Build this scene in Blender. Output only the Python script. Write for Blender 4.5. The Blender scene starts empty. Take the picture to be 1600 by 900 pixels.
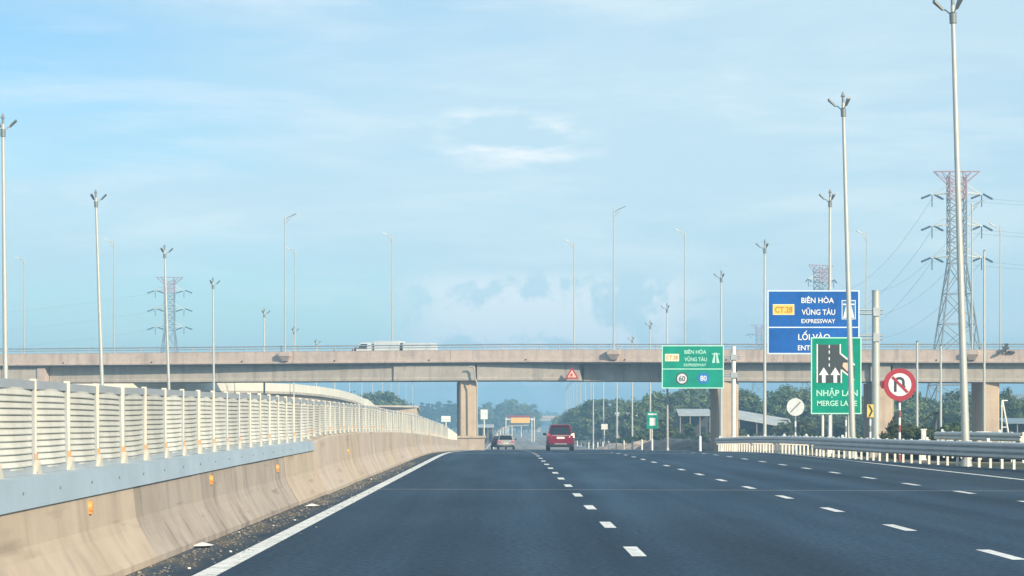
import bpy, math, random
from mathutils import Vector, Matrix
random.seed(7)
SC = bpy.context.scene
COL = SC.collection
R = math.radians
F = 3500.0          # focal length in pixels of the 1600 px wide frame
EYE = 1.35
VX, VY = 788.0, 660.0

# ------------------------------------------------------------------ camera
cam = bpy.data.cameras.new("camera"); co = bpy.data.objects.new("camera", cam); COL.objects.link(co)
co.location = (0, 0, EYE); co.rotation_euler = (R(90), 0, 0)
cam.sensor_width = 36; cam.lens = F * 36 / 1600
cam.shift_x = (800 - VX) / 1600; cam.shift_y = (VY - 450) / 1600
cam.clip_start = 0.5; cam.clip_end = 12000
SC.camera = co
SC.view_settings.view_transform = 'Standard'; SC.view_settings.look = 'None'
SC.view_settings.gamma = 1; SC.view_settings.use_curve_mapping = False
SC.view_settings.exposure = 0.74
try:
    SC.cycles.use_denoising = True
    SC.cycles.volume_bounces = 1
    SC.cycles.max_bounces = 6
except Exception: pass

# ------------------------------------------------------------------ world
SUN_AZ = math.atan2(0.62, -0.78); SUN_EL = R(25)
W = bpy.data.worlds.new("World"); SC.world = W; W.use_nodes = True
nt = W.node_tree; nt.nodes.clear()
def N(t, **k):
    n = nt.nodes.new(t)
    for a, b in k.items(): setattr(n, a, b)
    return n
L = lambda a, b: nt.links.new(a, b)
sky = N('ShaderNodeTexSky', sky_type='NISHITA', sun_disc=False)
sky.sun_elevation = SUN_EL; sky.sun_rotation = SUN_AZ; sky.air_density = 1.0; sky.dust_density = 0.6; sky.ozone_density = 2.0
tc = N('ShaderNodeTexCoord')
def mth(op, a, b=None, clamp=False):
    n = N('ShaderNodeMath', operation=op); n.use_clamp = clamp
    for i, v in enumerate((a, b)):
        if v is None: continue
        if isinstance(v, (int, float)): n.inputs[i].default_value = v
        else: L(v, n.inputs[i])
    return n.outputs[0]
sep = N('ShaderNodeSeparateXYZ'); L(tc.outputs['Generated'], sep.inputs[0])
# tint that takes the yellow-white low band of the clear sky towards its blue
tint = N('ShaderNodeMix', data_type='RGBA', blend_type='MULTIPLY'); tint.inputs[0].default_value = 1.0
L(sky.outputs[0], tint.inputs[6]); tint.inputs[7].default_value = (0.65, 0.835, 0.90, 1)
def cloud(scale, rough, lo, hi, seed, detail=7):
    mp = N('ShaderNodeMapping'); mp.inputs['Scale'].default_value = scale; mp.inputs['Location'].default_value = (seed, seed * .7, seed * 1.3)
    L(tc.outputs['Generated'], mp.inputs[0])
    nz = N('ShaderNodeTexNoise'); nz.inputs['Scale'].default_value = 1; nz.inputs['Detail'].default_value = detail; nz.inputs['Roughness'].default_value = rough
    nz.inputs['Distortion'].default_value = .25
    L(mp.outputs[0], nz.inputs[0])
    mr = N('ShaderNodeMapRange', interpolation_type='SMOOTHSTEP'); L(nz.outputs[0], mr.inputs[0])
    mr.inputs[1].default_value = lo; mr.inputs[2].default_value = hi
    return mr.outputs[0]
cirrus = mth('MULTIPLY', cloud((7, 7, 40), .62, .44, .72, 11.4), .42)
veil = mth('MULTIPLY', cloud((3, 3, 14), .5, .24, .56, 8.3), .80)
# low cumulus bank: elevation about 2 to 4 degrees
band = N('ShaderNodeMapRange', interpolation_type='SMOOTHSTEP'); L(sep.outputs[2], band.inputs[0])
band.inputs[1].default_value = .072; band.inputs[2].default_value = .058
az = mth('DIVIDE', sep.outputs[0], mth('MAXIMUM', sep.outputs[1], .01))
azb = N('ShaderNodeMapRange', interpolation_type='SMOOTHSTEP'); L(mth('ABSOLUTE', mth('SUBTRACT', az, .022)), azb.inputs[0])
azb.inputs[1].default_value = .085; azb.inputs[2].default_value = .04
cum = mth('MULTIPLY', mth('MULTIPLY', cloud((44, 44, 50), .62, .40, .52, 6.9), band.outputs[0]), mth('MULTIPLY', azb.outputs[0], .80))
def window(src, c, w0, w1):
    n = N('ShaderNodeMapRange', interpolation_type='SMOOTHSTEP'); L(mth('ABSOLUTE', mth('SUBTRACT', src, c)), n.inputs[0])
    n.inputs[1].default_value = w1; n.inputs[2].default_value = w0; return n.outputs[0]
streaks = mth('MULTIPLY', mth('MULTIPLY', cloud((16, 16, 70), .6, .44, .66, 1.7), window(sep.outputs[2], .126, .006, .020)), mth('MULTIPLY', window(az, .004, .015, .050), .85))
m1 = N('ShaderNodeMix', data_type='RGBA'); L(veil, m1.inputs[0]); L(tint.outputs[2], m1.inputs[6]); m1.inputs[7].default_value = (4.25, 5.35, 5.8, 1)
m2 = N('ShaderNodeMix', data_type='RGBA'); L(mth('MAXIMUM', mth('MAXIMUM', cum, streaks), mth('MULTIPLY', cirrus, .8)), m2.inputs[0]); L(m1.outputs[2], m2.inputs[6]); m2.inputs[7].default_value = (7.0, 7.0, 6.9, 1)
bg = N('ShaderNodeBackground'); bg.inputs[1].default_value = 0.10; L(m2.outputs[2], bg.inputs[0])
wo = N('ShaderNodeOutputWorld'); L(bg.outputs[0], wo.inputs[0])

sd = bpy.data.lights.new("sun", 'SUN'); sd.energy = 3.8; sd.angle = R(0.5); sd.color = (1.0, .83, .60)
so = bpy.data.objects.new("sun", sd); COL.objects.link(so); so.location = (60, -60, 80)
dvec = Vector((math.sin(SUN_AZ) * math.cos(SUN_EL), math.cos(SUN_AZ) * math.cos(SUN_EL), math.sin(SUN_EL)))
so.rotation_euler = dvec.to_track_quat('Z', 'Y').to_euler()

# ------------------------------------------------------------------ helpers
def zr(d):                      # height of the road along its length: flat, then a long gentle fall
    if d < 85: return 0.0
    if d < 115: return -.0111 * (d - 85) ** 2 / 60
    if d < 300: return -.0111 * 15 - .0111 * (d - 115)
    if d < 360: return -.0111 * 200 - .0111 * ((d - 300) - (d - 300) ** 2 / 120)
    return -.0111 * 230
def cx(d): return 0 if d < 350 else 2.5e-5 * (d - 350) ** 2
def P(x, y, d): return Vector(((x - VX) * d / F, d, EYE + (VY - y) * d / F))
ORD = ['nearest', 'second', 'third', 'fourth', 'fifth', 'sixth', 'seventh', 'eighth', 'ninth', 'tenth', 'eleventh', 'twelfth', 'thirteenth', 'fourteenth', 'fifteenth', 'sixteenth', 'seventeenth', 'eighteenth', 'nineteenth', 'twentieth']

class MB:
    def __init__(s): s.v = []; s.f = []; s.m = []; s.sm = []
    def add(s, vs, fs, mi=0, smooth=False):
        b = len(s.v); s.v += [tuple(v) for v in vs]
        for f in fs: s.f.append(tuple(b + i for i in f)); s.m.append(mi); s.sm.append(smooth)
        return s
    def box(s, c, size, mi=0, rot=None):
        x, y, z = size[0] / 2, size[1] / 2, size[2] / 2
        vs = [Vector(p) for p in ((-x, -y, -z), (x, -y, -z), (x, y, -z), (-x, y, -z), (-x, -y, z), (x, -y, z), (x, y, z), (-x, y, z))]
        if rot is not None: vs = [rot @ v for v in vs]
        c = Vector(c)
        return s.add([v + c for v in vs], [(0, 3, 2, 1), (4, 5, 6, 7), (0, 1, 5, 4), (1, 2, 6, 5), (2, 3, 7, 6), (3, 0, 4, 7)], mi)
    def bb(s, x0, x1, y0, y1, z0, z1, mi=0): return s.box(((x0 + x1) / 2, (y0 + y1) / 2, (z0 + z1) / 2), (abs(x1 - x0), abs(y1 - y0), abs(z1 - z0)), mi)
    def bar(s, a, b, r0, r1=None, n=8, mi=0, smooth=True, caps=True):
        a = Vector(a); b = Vector(b); r1 = r0 if r1 is None else r1
        q = (b - a).to_track_quat('Z', 'Y')
        vs = []
        for p, r in ((a, r0), (b, r1)):
            for i in range(n):
                t = 2 * math.pi * (i + .5) / n
                vs.append(p + q @ Vector((r * math.cos(t), r * math.sin(t), 0)))
        fs = [(i, (i + 1) % n, n + (i + 1) % n, n + i) for i in range(n)]
        s.add(vs, fs, mi, smooth)
        if caps:
            s.add(vs[:n], [tuple(range(n - 1, -1, -1))], mi); s.add(vs[n:], [tuple(range(n))], mi)
        return s
    def sweep(s, rings, mi=0, smooth=False, closed=False, caps=False):
        n = len(rings[0]); vs = [p for r in rings for p in r]; fs = []
        for k in range(len(rings) - 1):
            for i in range(n if closed else n - 1):
                j = (i + 1) % n
                fs.append((k * n + i, k * n + j, (k + 1) * n + j, (k + 1) * n + i))
        s.add(vs, fs, mi, smooth)
        if caps: s.add(rings[0], [tuple(range(n - 1, -1, -1))], mi); s.add(rings[-1], [tuple(range(n))], mi)
        return s
    def plate(s, pts, y, th=.01, mi=0):   # polygon in xz extruded along y
        n = len(pts)
        a = [(x, y, z) for x, z in pts]; b = [(x, y + th, z) for x, z in pts]
        s.add(a + b, [tuple(range(n)), tuple(range(2 * n - 1, n - 1, -1))] + [(i, n + i, n + (i + 1) % n, (i + 1) % n) for i in range(n)], mi)
        return s
    def disc(s, cx_, cz, r, y, th=.01, mi=0, n=40):
        return s.plate([(cx_ + r * math.cos(2 * math.pi * i / n), cz + r * math.sin(2 * math.pi * i / n)) for i in range(n)], y, th, mi)
    def ring(s, cx_, cz, r0, r1, y, th=.01, mi=0, n=40):
        for i in range(n):
            a, b = 2 * math.pi * i / n, 2 * math.pi * (i + 1) / n
            s.plate([(cx_ + r0 * math.cos(a), cz + r0 * math.sin(a)), (cx_ + r1 * math.cos(a), cz + r1 * math.sin(a)), (cx_ + r1 * math.cos(b), cz + r1 * math.sin(b)), (cx_ + r0 * math.cos(b), cz + r0 * math.sin(b))], y, th, mi)
        return s
    def mesh(s, name, mats, xf=None):
        me = bpy.data.meshes.new(name)
        me.from_pydata([tuple(xf(Vector(v))) if xf else v for v in s.v], [], s.f)
        for m in (mats if isinstance(mats, (list, tuple)) else [mats]): me.materials.append(m)
        me.polygons.foreach_set('material_index', s.m)
        me.polygons.foreach_set('use_smooth', s.sm)
        me.update(); return me
    def build(s, name, mats, parent=None, xf=None, recalc=False):
        me = s.mesh(name, mats, xf)
        if recalc:
            import bmesh
            bm = bmesh.new(); bm.from_mesh(me); bmesh.ops.recalc_face_normals(bm, faces=bm.faces); bm.to_mesh(me); bm.free()
        o = bpy.data.objects.new(name, me); COL.objects.link(o)
        if parent is not None: o.parent = parent
        return o
def tag(o, label=None, cat=None, group=None, kind=None):
    if label: o['label'] = label
    if cat: o['category'] = cat
    if group: o['group'] = group
    if kind: o['kind'] = kind
    return o
def thing(name, loc, label, cat, group=None, rot=(0, 0, 0), scale=None):
    o = bpy.data.objects.new(name, None); COL.objects.link(o); o.location = loc; o.rotation_euler = rot
    if scale: o.scale = scale
    o.empty_display_size = .3
    return tag(o, label, cat, group)
def dup(root, loc, label, group=None, rot=None, scale=None):
    r = root.copy(); COL.objects.link(r); r.location = loc; r['label'] = label
    if group: r['group'] = group
    if rot is not None: r.rotation_euler = rot
    if scale is not None: r.scale = scale
    for ch in list(root.children):
        c = ch.copy(); COL.objects.link(c); c.parent = r
        for g in list(ch.children):
            e = g.copy(); COL.objects.link(e); e.parent = c
    return r

def mat(name, col, rough=.7, metal=0, var=.12, scale=3., bump=0., spec=None, bscale=None, coord='Object', stretch=(1, 1, 1), emit=None):
    m = bpy.data.materials.new(name); m.use_nodes = True; t = m.node_tree; b = t.nodes['Principled BSDF']
    b.inputs['Roughness'].default_value = rough; b.inputs['Metallic'].default_value = metal
    if spec is not None: b.inputs['Specular IOR Level'].default_value = spec
    tcn = t.nodes.new('ShaderNodeTexCoord'); mp = t.nodes.new('ShaderNodeMapping'); mp.inputs['Scale'].default_value = stretch
    t.links.new(tcn.outputs[coord], mp.inputs[0])
    nz = t.nodes.new('ShaderNodeTexNoise'); nz.inputs['Scale'].default_value = scale; nz.inputs['Detail'].default_value = 6; nz.inputs['Roughness'].default_value = .6
    t.links.new(mp.outputs[0], nz.inputs[0])
    mr = t.nodes.new('ShaderNodeMapRange'); t.links.new(nz.outputs[0], mr.inputs[0])
    mr.inputs[1].default_value = .3; mr.inputs[2].default_value = .7; mr.inputs[3].default_value = 1 - var; mr.inputs[4].default_value = 1 + var
    mx = t.nodes.new('ShaderNodeMix'); mx.data_type = 'RGBA'; mx.blend_type = 'MULTIPLY'; mx.inputs[0].default_value = 1
    mx.inputs[6].default_value = (*col, 1); t.links.new(mr.outputs[0], mx.inputs[7]); t.links.new(mx.outputs[2], b.inputs['Base Color'])
    if bump:
        n2 = t.nodes.new('ShaderNodeTexNoise'); n2.inputs['Scale'].default_value = bscale or scale * 8; n2.inputs['Detail'].default_value = 4
        t.links.new(tcn.outputs[coord], n2.inputs[0])
        bp = t.nodes.new('ShaderNodeBump'); bp.inputs['Strength'].default_value = bump; bp.inputs['Distance'].default_value = .02
        t.links.new(n2.outputs[0], bp.inputs['Height']); t.links.new(bp.outputs[0], b.inputs['Normal'])
    return m

def mat_concrete(name, base, streak=.35, stain=.25, sc=1.0):
    """concrete with vertical rain streaks and soft blotches"""
    m = mat(name, base, .9, var=.10, scale=1.3 * sc, bump=.25, bscale=22)
    t = m.node_tree; b = t.nodes['Principled BSDF']; src = b.inputs['Base Color'].links[0].from_socket
    tcn = t.nodes['Texture Coordinate']
    def layer(src, stretch, scale, lo, hi, col):
        mp = t.nodes.new('ShaderNodeMapping'); mp.inputs['Scale'].default_value = stretch; t.links.new(tcn.outputs['Object'], mp.inputs[0])
        nz = t.nodes.new('ShaderNodeTexNoise'); nz.inputs['Scale'].default_value = scale; nz.inputs['Detail'].default_value = 5; t.links.new(mp.outputs[0], nz.inputs[0])
        mr = t.nodes.new('ShaderNodeMapRange'); t.links.new(nz.outputs[0], mr.inputs[0]); mr.inputs[1].default_value = lo; mr.inputs[2].default_value = hi
        mx = t.nodes.new('ShaderNodeMix'); mx.data_type = 'RGBA'; mx.blend_type = 'MULTIPLY'
        t.links.new(mr.outputs[0], mx.inputs[0]); t.links.new(src, mx.inputs[6]); mx.inputs[7].default_value = (*col, 1)
        return mx.outputs[2]
    s1 = layer(src, (1, 1, .07), 2.2 * sc, .5, .85, (1 - streak, 1 - streak, 1 - streak * .9))
    s2 = layer(s1, (1, 1, 1), .5 * sc, .5, .8, (1 - stain, 1 - stain * 1.1, 1 - stain * 1.2))
    s3 = layer(s2, (1, .08, 1), 4.5 * sc, .60, .74, (1 - stain * 1.3,) * 3)
    t.links.new(s3, b.inputs['Base Color'])
    return m

M = {}
M['concrete'] = mat_concrete('overpass concrete', (.52, .43, .38), .45, .22, .9)
M['girder'] = mat_concrete('girder concrete', (.45, .41, .36), .42, .22, .8)
M['pier'] = mat_concrete('pier concrete', (.53, .42, .31), .32, .15, .8)
M['barrier'] = mat_concrete('barrier concrete tan', (.44, .37, .295), .38, .22, 1.2)
M['barrier_dark'] = mat_concrete('barrier concrete streaked grey', (.36, .315, .275), .55, .34, 1.5)
M['barrier_pale'] = mat_concrete('barrier concrete pale', (.45, .385, .325), .38, .20, 1)
M['galv'] = mat('galvanised steel', (.50, .52, .53), .42, .75, .10, 2)
M['plate'] = mat('pale blue grey steel plate', (.40, .50, .58), .55, .25, .10, 1.2, bump=.05)
M['pole'] = mat('galvanised lamp pole', (.50, .52, .50), .5, .3, .08, 1.5)
M['pole_thin'] = mat('weathered lamp pole', (.42, .46, .46), .5, .4, .08, 1.5)
M['white'] = mat('white paint', (.78, .78, .74), .5, 0, .06, 2)
M['white_post'] = mat('white painted post', (.74, .73, .66), .55, 0, .12, 4)
M['fence'] = mat('light grey louvre sheet', (.55, .55, .50), .6, .05, .22, 1.6)
t_ = M['fence'].node_tree; oi_ = t_.nodes.new('ShaderNodeObjectInfo'); mr_ = t_.nodes.new('ShaderNodeMapRange'); t_.links.new(oi_.outputs['Random'], mr_.inputs[0]); mr_.inputs[3].default_value = .82; mr_.inputs[4].default_value = 1.12
mx_ = t_.nodes.new('ShaderNodeMix'); mx_.data_type = 'RGBA'; mx_.blend_type = 'MULTIPLY'; mx_.inputs[0].default_value = 1; b_n = t_.nodes['Principled BSDF']; t_.links.new(b_n.inputs['Base Color'].links[0].from_socket, mx_.inputs[6]); t_.links.new(mr_.outputs[0], mx_.inputs[7]); t_.links.new(mx_.outputs[2], b_n.inputs['Base Color'])
M['fence_edge'] = mat('grey frame rail', (.40, .44, .47), .5, .3, .08, 2)
M['fence_post'] = mat('cream post paint', (.76, .73, .62), .5, 0, .08, 2)
M['faded_red'] = mat('faded dark red band', (.30, .08, .07), .6, 0, .2, 5)
M['truck'] = mat('pale truck box', (.55, .60, .63), .5, 0, .1, 1)
M['dim_tail'] = mat('unlit tail lamp', (.25, .02, .03), .3, 0, .05, 5)
M['foot'] = mat('galvanised foot', (.50, .49, .44), .5, .1, .12, 4)
M['rust'] = mat('orange reflective band', (.72, .38, .20), .5, 0, .15, 9)
M['orange'] = mat('orange reflector', (.75, .36, .10), .35, 0, .08, 20)
M['dark'] = mat('dark grey fixture', (.035, .045, .05), .5, 0, .1, 3)
M['black'] = mat('black rubber', (.02, .02, .022), .75, 0, .1, 6)
M['glass'] = mat('dark car glass', (.012, .02, .03), .08, 0, .02, 1)
M['head'] = mat('grey lamp housing', (.20, .23, .24), .5, .2, .1, 3)
M['seam'] = mat('dark panel seam', (.015, .06, .20), .6, 0, .1, 2)
M['earth'] = mat('dug earth and rubble', (.30, .255, .22), .95, 0, .35, 1.2)
M['lamp_glass'] = mat('lamp lens', (.45, .48, .48), .2, 0, .02, 1)
M['red_paint'] = mat('red car paint', (.17, .007, .030), .38, 0, .05, 3, spec=.35)
M['silver_paint'] = mat('silver car paint', (.42, .44, .44), .35, .15, .04, 3)
M['maroon_paint'] = mat('dark maroon car paint', (.09, .02, .03), .3, .3, .04, 3)
M['tail'] = mat('tail lamp plastic', (.62, .10, .13), .2, 0, .05, 5)
M['tail_clear'] = mat('pale lamp plastic', (.75, .55, .52), .15, 0, .05, 5)
M['number'] = mat('blank number plate', (.80, .72, .70), .5, 0, .03, 8)
M['s_green'] = mat('green sign sheeting', (.0, .27, .18), .6, 0, .22, .8, spec=.12)
M['s_blue'] = mat('blue sign sheeting', (.010, .11, .42), .6, 0, .22, .7, spec=.12)
M['s_blue2'] = mat('round blue sign sheeting', (.01, .17, .48), .45, 0, .05, 2)
M['s_white'] = mat('white sign lettering', (.74, .78, .80), .45, 0, .04, 3)
M['s_mint'] = mat('mint reflective border', (.42, .78, .66), .45, 0, .06, 2)
M['s_pale'] = mat('pale blue reflective border', (.60, .74, .88), .45, 0, .05, 2)
M['s_red'] = mat('red sign sheeting', (.36, .02, .04), .55, 0, .07, 2)
M['s_black'] = mat('black sign sheeting', (.035, .045, .05), .5, 0, .05, 2)
M['s_yellow'] = mat('yellow sign sheeting', (.80, .55, .10), .45, 0, .08, 3)
M['s_cream'] = mat('cream sign sheeting', (.85, .80, .55), .45, 0, .05, 3)
M['s_orange'] = mat('orange lettering', (.45, .16, .01), .5, 0, .05, 3)
M['s_salmon'] = mat('salmon arrow sheeting', (.85, .50, .36), .5, 0, .05, 3)
M['s_grey'] = mat('weathered white sign face', (.60, .64, .66), .55, 0, .14, 6)
M['slash'] = mat('grey slash', (.22, .25, .27), .55, 0, .05, 6)
M['line'] = mat('road paint', (.66, .68, .68), .7, 0, .22, 2.5)
M['joint'] = mat('expansion joint steel', (.30, .34, .36), .6, .1, .2, 2)
M['bark'] = mat('bark', (.12, .10, .08), .9, 0, .2, 4)
M['roof_metal'] = mat('pale metal roof', (.42, .45, .45), .5, .2, .15, .8)
M['roof_blue'] = mat('blue grey metal roof', (.20, .27, .33), .5, .2, .15, .8)
M['roof_white'] = mat('white canopy roof', (.74, .72, .62), .6, 0, .08, .8)
M['wall'] = mat('house wall', (.33, .29, .26), .9, 0, .2, .8)
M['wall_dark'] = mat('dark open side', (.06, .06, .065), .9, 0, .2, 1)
M['yellow_board'] = mat('orange yellow board', (.80, .48, .14), .5, 0, .10, .8)
M['rock'] = mat('loose stones', (.20, .19, .175), .9, 0, .35, 9)
M['insul'] = mat('dark insulator glass', (.03, .045, .05), .4, 0, .05, 3)
M['lattice'] = mat('galvanised lattice', (.22, .23, .235), .6, .2, .1, .5)
M['lattice_red'] = mat('red and white tower paint', (.40, .24, .25), .6, 0, .2, .5)

def worn(m, thr, base=(.05, .07, .09)):
    t = m.node_tree; b = t.nodes['Principled BSDF']; src = b.inputs['Base Color'].links[0].from_socket; tcn = t.nodes['Texture Coordinate']
    n = t.nodes.new('ShaderNodeTexNoise'); n.inputs['Scale'].default_value = 9; n.inputs['Detail'].default_value = 8; n.inputs['Roughness'].default_value = .7; t.links.new(tcn.outputs['Object'], n.inputs[0])
    mr = t.nodes.new('ShaderNodeMapRange'); t.links.new(n.outputs[0], mr.inputs[0]); mr.inputs[1].default_value = thr; mr.inputs[2].default_value = thr + .1; mr.inputs[4].default_value = .9
    mx = t.nodes.new('ShaderNodeMix'); mx.data_type = 'RGBA'; t.links.new(mr.outputs[0], mx.inputs[0]); t.links.new(src, mx.inputs[6]); mx.inputs[7].default_value = (*base, 1); t.links.new(mx.outputs[2], b.inputs['Base Color'])
worn(M['line'], .545); worn(M['plate'], .72, (.22, .24, .24)); worn(M['fence_post'], .70, (.30, .27, .22)); worn(M['orange'], .60, (.40, .30, .20))
def mat_leaf(name, dark, light, trans=.25):
    m = bpy.data.materials.new(name); m.use_nodes = True; t = m.node_tree; b = t.nodes['Principled BSDF']
    b.inputs['Roughness'].default_value = .6; b.inputs['Specular IOR Level'].default_value = .25
    tcn = t.nodes.new('ShaderNodeTexCoord'); nz = t.nodes.new('ShaderNodeTexNoise'); nz.inputs['Scale'].default_value = .9; nz.inputs['Detail'].default_value = 5
    t.links.new(tcn.outputs['Object'], nz.inputs[0])
    cr = t.nodes.new('ShaderNodeValToRGB'); cr.color_ramp.elements[0].position = .35; cr.color_ramp.elements[1].position = .66
    cr.color_ramp.elements[0].color = (*dark, 1); cr.color_ramp.elements[1].color = (*light, 1)
    t.links.new(nz.outputs[0], cr.inputs[0])
    oi = t.nodes.new('ShaderNodeObjectInfo'); hs = t.nodes.new('ShaderNodeHueSaturation')
    a = t.nodes.new('ShaderNodeMapRange'); t.links.new(oi.outputs['Random'], a.inputs[0]); a.inputs[3].default_value = .47; a.inputs[4].default_value = .52; t.links.new(a.outputs[0], hs.inputs['Hue'])
    a = t.nodes.new('ShaderNodeMapRange'); t.links.new(oi.outputs['Random'], a.inputs[0]); a.inputs[3].default_value = .75; a.inputs[4].default_value = 1.3; t.links.new(a.outputs[0], hs.inputs['Value'])
    t.links.new(cr.outputs[0], hs.inputs['Color']); t.links.new(hs.outputs[0], b.inputs['Base Color'])
    tr = t.nodes.new('ShaderNodeBsdfTranslucent'); t.links.new(hs.outputs[0], tr.inputs[0])
    ms = t.nodes.new('ShaderNodeMixShader'); ms.inputs[0].default_value = trans
    t.links.new(b.outputs[0], ms.inputs[1]); t.links.new(tr.outputs[0], ms.inputs[2]); t.links.new(ms.outputs[0], t.nodes['Material Output'].inputs[0])
    return m
M['leaf'] = mat_leaf('broad leaves', (.06, .11, .05), (.20, .26, .12))
M['needle'] = mat_leaf('dark needles', (.025, .055, .035), (.06, .10, .055))
M['shrub'] = mat_leaf('shrub leaves', (.035, .060, .018), (.10, .13, .045))

# asphalt
def mat_asphalt():
    m = bpy.data.materials.new('asphalt'); m.use_nodes = True; t = m.node_tree; b = t.nodes['Principled BSDF']
    b.inputs['Specular IOR Level'].default_value = .03
    tcn = t.nodes.new('ShaderNodeTexCoord')
    def noise(scale, stretch, det=5, loc=(0, 0, 0)):
        mp = t.nodes.new('ShaderNodeMapping'); mp.inputs['Scale'].default_value = stretch; mp.inputs['Location'].default_value = loc
        t.links.new(tcn.outputs['Object'], mp.inputs[0])
        n = t.nodes.new('ShaderNodeTexNoise'); n.inputs['Scale'].default_value = scale; n.inputs['Detail'].default_value = det
        t.links.new(mp.outputs[0], n.inputs[0]); return n.outputs[0]
    def rng(s, a, b_, c, d):
        n = t.nodes.new('ShaderNodeMapRange'); t.links.new(s, n.inputs[0])
        for i, v in enumerate((a, b_, c, d)): n.inputs[i + 1].default_value = v
        return n.outputs[0]
    def mul(a, c):
        n = t.nodes.new('ShaderNodeMath'); n.operation = 'MULTIPLY'; t.links.new(a, n.inputs[0]); t.links.new(c, n.inputs[1]); return n.outputs[0]
    big = rng(noise(.5, (1, .12, 1)), .3, .7, .86, 1.14)
    fine = rng(noise(14, (1, .5, 1), 3), .3, .7, .74, 1.26)
    streak = rng(noise(1.4, (1, .02, 1), 3, (7, 0, 0)), .3, .7, .84, 1.16)
    f = mul(mul(big, fine), streak)
    # slightly greyer, dustier surface on the outer lane and the shoulders
    sp = t.nodes.new('ShaderNodeSeparateXYZ'); t.links.new(tcn.outputs['Object'], sp.inputs[0])
    outer = rng(sp.outputs[0], 7.0, 12.5, 0, 1)
    inner = rng(sp.outputs[0], -2.6, -3.2, 0, .6)
    mxo = t.nodes.new('ShaderNodeMath'); mxo.operation = 'MAXIMUM'; t.links.new(outer, mxo.inputs[0]); t.links.new(inner, mxo.inputs[1])
    c = t.nodes.new('ShaderNodeMix'); c.data_type = 'RGBA'; t.links.new(mxo.outputs[0], c.inputs[0]); c.inputs[6].default_value = (.036, .066, .106, 1); c.inputs[7].default_value = (.042, .064, .088, 1)
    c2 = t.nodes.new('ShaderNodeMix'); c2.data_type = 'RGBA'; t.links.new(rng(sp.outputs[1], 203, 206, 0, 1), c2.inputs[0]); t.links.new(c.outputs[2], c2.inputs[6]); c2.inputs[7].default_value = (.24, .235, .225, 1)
    mx = t.nodes.new('ShaderNodeMix'); mx.data_type = 'RGBA'; mx.blend_type = 'MULTIPLY'; mx.inputs[0].default_value = 1
    t.links.new(c2.outputs[2], mx.inputs[6]); t.links.new(f, mx.inputs[7]); t.links.new(mx.outputs[2], b.inputs['Base Color'])
    # sand and dust that has gathered in drifts along the barrier foot
    dz_ = mul(rng(sp.outputs[0], -2.65, -3.15, 0, 1), rng(noise(2.2, (1, .35, 1), 6, (1, 9, 0)), .40, .62, .05, .85))
    c3 = t.nodes.new('ShaderNodeMix'); c3.data_type = 'RGBA'; t.links.new(dz_, c3.inputs[0]); t.links.new(b.inputs['Base Color'].links[0].from_socket, c3.inputs[6]); c3.inputs[7].default_value = (.15, .135, .115, 1)
    # wheel paths and long repair bands
    wv = t.nodes.new('ShaderNodeMath'); wv.operation = 'SINE'; ws = t.nodes.new('ShaderNodeMath'); ws.operation = 'MULTIPLY_ADD'; t.links.new(sp.outputs[0], ws.inputs[0]); ws.inputs[1].default_value = 2 * math.pi / 1.85; ws.inputs[2].default_value = .9
    t.links.new(ws.outputs[0], wv.inputs[0])
    wt = mul(rng(wv.outputs[0], -1, 1, .93, 1.08), rng(noise(.16, (1, .35, 1), 3, (5, 2, 0)), .35, .65, .90, 1.12))
    m4 = t.nodes.new('ShaderNodeMix'); m4.data_type = 'RGBA'; m4.blend_type = 'MULTIPLY'; m4.inputs[0].default_value = 1
    t.links.new(c3.outputs[2], m4.inputs[6]); t.links.new(wt, m4.inputs[7]); t.links.new(m4.outputs[2], b.inputs['Base Color'])
    t.links.new(rng(noise(.8, (1, .1, 1), 4, (3, 3, 0)), .3, .7, .62, .80), b.inputs['Roughness'])
    bp = t.nodes.new('ShaderNodeBump'); bp.inputs['Strength'].default_value = .3; bp.inputs['Distance'].default_value = .006
    t.links.new(noise(60, (1, 1, 1), 3), bp.inputs['Height']); t.links.new(bp.outputs[0], b.inputs['Normal'])
    return m
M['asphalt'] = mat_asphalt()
def mat_ground():
    m = bpy.data.materials.new('rough ground'); m.use_nodes = True; t = m.node_tree; b = t.nodes['Principled BSDF']; b.inputs['Roughness'].default_value = .95
    b.inputs['Specular IOR Level'].default_value = .1
    tcn = t.nodes.new('ShaderNodeTexCoord')
    n = t.nodes.new('ShaderNodeTexNoise'); n.inputs['Scale'].default_value = .045; n.inputs['Detail'].default_value = 9; n.inputs['Roughness'].default_value = .65
    t.links.new(tcn.outputs['Object'], n.inputs[0])
    cr = t.nodes.new('ShaderNodeValToRGB'); e = cr.color_ramp.elements
    e[0].position = .36; e[0].color = (.055, .065, .03, 1); e[1].position = .68; e[1].color = (.30, .25, .20, 1)
    x = e.new(.47); x.color = (.10, .10, .055, 1); x = e.new(.55); x.color = (.21, .18, .145, 1)
    t.links.new(n.outputs[0], cr.inputs[0]); t.links.new(cr.outputs[0], b.inputs['Base Color'])
    return m
M['ground'] = mat_ground()

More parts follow.
